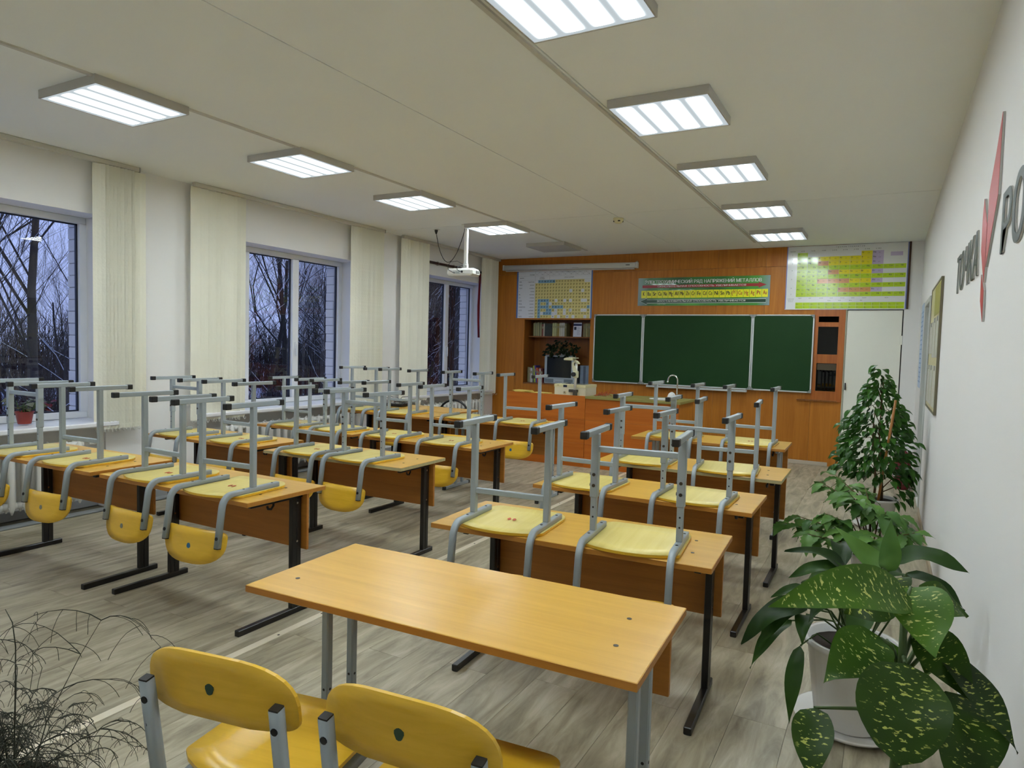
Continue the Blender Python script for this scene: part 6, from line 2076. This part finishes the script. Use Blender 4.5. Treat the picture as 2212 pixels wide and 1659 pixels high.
while len(spots) < 46:                                 # fan of woodland beyond the windows, crowns kept apart
    best = None
    for c_ in range(14):
        ang, dist = R(rng.uniform(105, 169)), math.sqrt(rng.uniform(34 ** 2, 84 ** 2))
        q = (dist * math.cos(ang), dist * math.sin(ang))
        dd = min([math.hypot(q[0] - w_[0], q[1] - w_[1]) for w_ in spots] + [99])
        if best is None or dd > best[0]:
            best = (dd, q)
    spots.append(best[1])
for i, (x_, y_) in enumerate(spots):
    tree(i % 3, x_, y_, rng.uniform(0, 6.28), rng.uniform(0.6, 0.8), 'bare winter tree in the dense woodland far beyond the windows', 'woodland beyond the windows', snow=False)
# upright dense shrubs outside the window next to the blackboard wall
def shrub_mesh(seed, mat, n=620, H=9.0, w=0.7):
    r2 = random.Random(seed)
    b, s = MB(), MB()
    for k in range(n):
        a = r2.uniform(0, 2 * PI)
        rr = w * math.sqrt(r2.random())
        z0 = r2.uniform(0, H * 0.75)
        f = 1 - 0.5 * (z0 / H)
        p = Vector((rr * 0.5 * math.cos(a), rr * 0.5 * math.sin(a), z0))
        q = Vector((rr * f * math.cos(a), rr * f * math.sin(a), z0 + r2.uniform(0.5, 1.1)))
        m_ = p.lerp(q, 0.5) + Vector((0.05 * math.cos(a), 0.05 * math.sin(a), 0))
        b.tube([tuple(p), tuple(m_), tuple(q)], [0.016, 0.011, 0.004], 3, cap=False)
        for j in range(4):
            a2 = a + r2.uniform(-1.2, 1.2)
            e = m_ + Vector((math.cos(a2) * 0.22, math.sin(a2) * 0.22, r2.uniform(0.1, 0.4)))
            b.tube([tuple(m_), tuple(e)], [0.008, 0.003], 3, cap=False)
            if j == 0:
                s.tube([tuple(m_ + Vector((0, 0, 0.01))), tuple(e + Vector((0, 0, 0.01)))], [0.007, 0.004], 3, cap=False)
    return b.mesh('twigs', mat), s.mesh('snow', M['snow'])
for i, (x_, y_, mt, sd, lb) in enumerate(((-9.7, 13.0, M['bark_red'], 5, 'upright reddish shrub in the left pane of the window next to the blackboard wall'), (-9.3, 13.75, M['bark'], 6, 'dark upright shrub in the right pane of the window next to the blackboard wall'), (-10.8, 15.6, M['bark'], 7, 'dark upright shrub behind the reddish one'))):
    t = thing('upright_shrub', lb, 'shrub', (x_, y_, GZ))
    a, s_ = shrub_mesh(sd, mt)
    a.name = 'twigs'
    o = link('twigs', a, t); o['kind'] = 'stuff'
    o = link('snow', s_, t); o['kind'] = 'stuff'
# dark leafless thicket along the far side of the snow
_th = MB()
r2 = random.Random(55)
for k in range(520):
    a = r2.uniform(-3.2, 3.2)
    p = Vector((a, r2.uniform(-1.0, 1.0), 0))
    h = r2.uniform(1.2, 3.4)
    q = p + Vector((r2.uniform(-0.5, 0.5), r2.uniform(-0.5, 0.5), h))
    m_ = p.lerp(q, 0.55) + Vector((r2.uniform(-0.2, 0.2), 0, 0))
    _th.tube([tuple(p), tuple(m_), tuple(q)], [0.03, 0.02, 0.008], 3, cap=False)
    for j in range(5):
        u = r2.uniform(0.3, 1)
        c_ = p.lerp(q, u)
        e = c_ + Vector((r2.uniform(-0.6, 0.6), r2.uniform(-0.5, 0.5), r2.uniform(0.1, 0.6)))
        _th.tube([tuple(c_), tuple(e)], [0.014, 0.006], 3, cap=False)
_th = _th.mesh('twigs', M['bark_red'])
for i in range(22):
    ang = R(110 + 54 * (i // 2) / 10 + (2.2 if i % 2 else 0))
    dist = 29.5 if i % 2 else 32.8
    t = thing('thicket', 'dark leafless thicket at the edge of the snow far outside', 'thicket', (dist * math.cos(ang), dist * math.sin(ang), GZ), (0, 0, ang + PI / 2), group='thickets beyond the snow')
    t.scale = (0.42, 0.9, 0.9 + 0.35 * ((i * 0.37) % 1))
    o = link('twigs', _th, t)
for i in range(13):
    ang = R(104 + 66 * i / 12)
    t = thing('thicket', 'dark band of distant woods on the horizon outside', 'woods', (76 * math.cos(ang), 76 * math.sin(ang), GZ), (0, 0, ang + PI / 2), group='distant woods on the horizon')
    t.scale = (1.12, 1.5, 2.0 + 0.4 * ((i * 0.37) % 1))
    link('twigs', _th, t)
# picket fence
fn = thing('picket_fence', 'low pale picket fence in the snow seen through the nearest window', 'fence', (-17.5, 8.3, GZ), (0, 0, 1.2))
pk = pbr('grey_wood_picket', '#8a8c96', 0.8)
_pk = MB().box(-0.035, 0.035, -0.012, 0.012, 0.05, 0.95).prism([(-0.035, 0.95), (0.035, 0.95), (0.0, 1.02)], 'y', -0.012, 0.012).mesh('picket', pk)
for k in range(30):
    link('picket', _pk, fn, (-2.4 + k * 0.16, 0, 0))
for z in (0.25, 0.75):
    bx('fence_rail', pk, -2.45, 2.35, 0.012, 0.04, z, z + 0.06, fn)

bpy.data.objects.remove(_fo, do_unlink=True)
scene.cycles.adaptive_threshold = 0.03
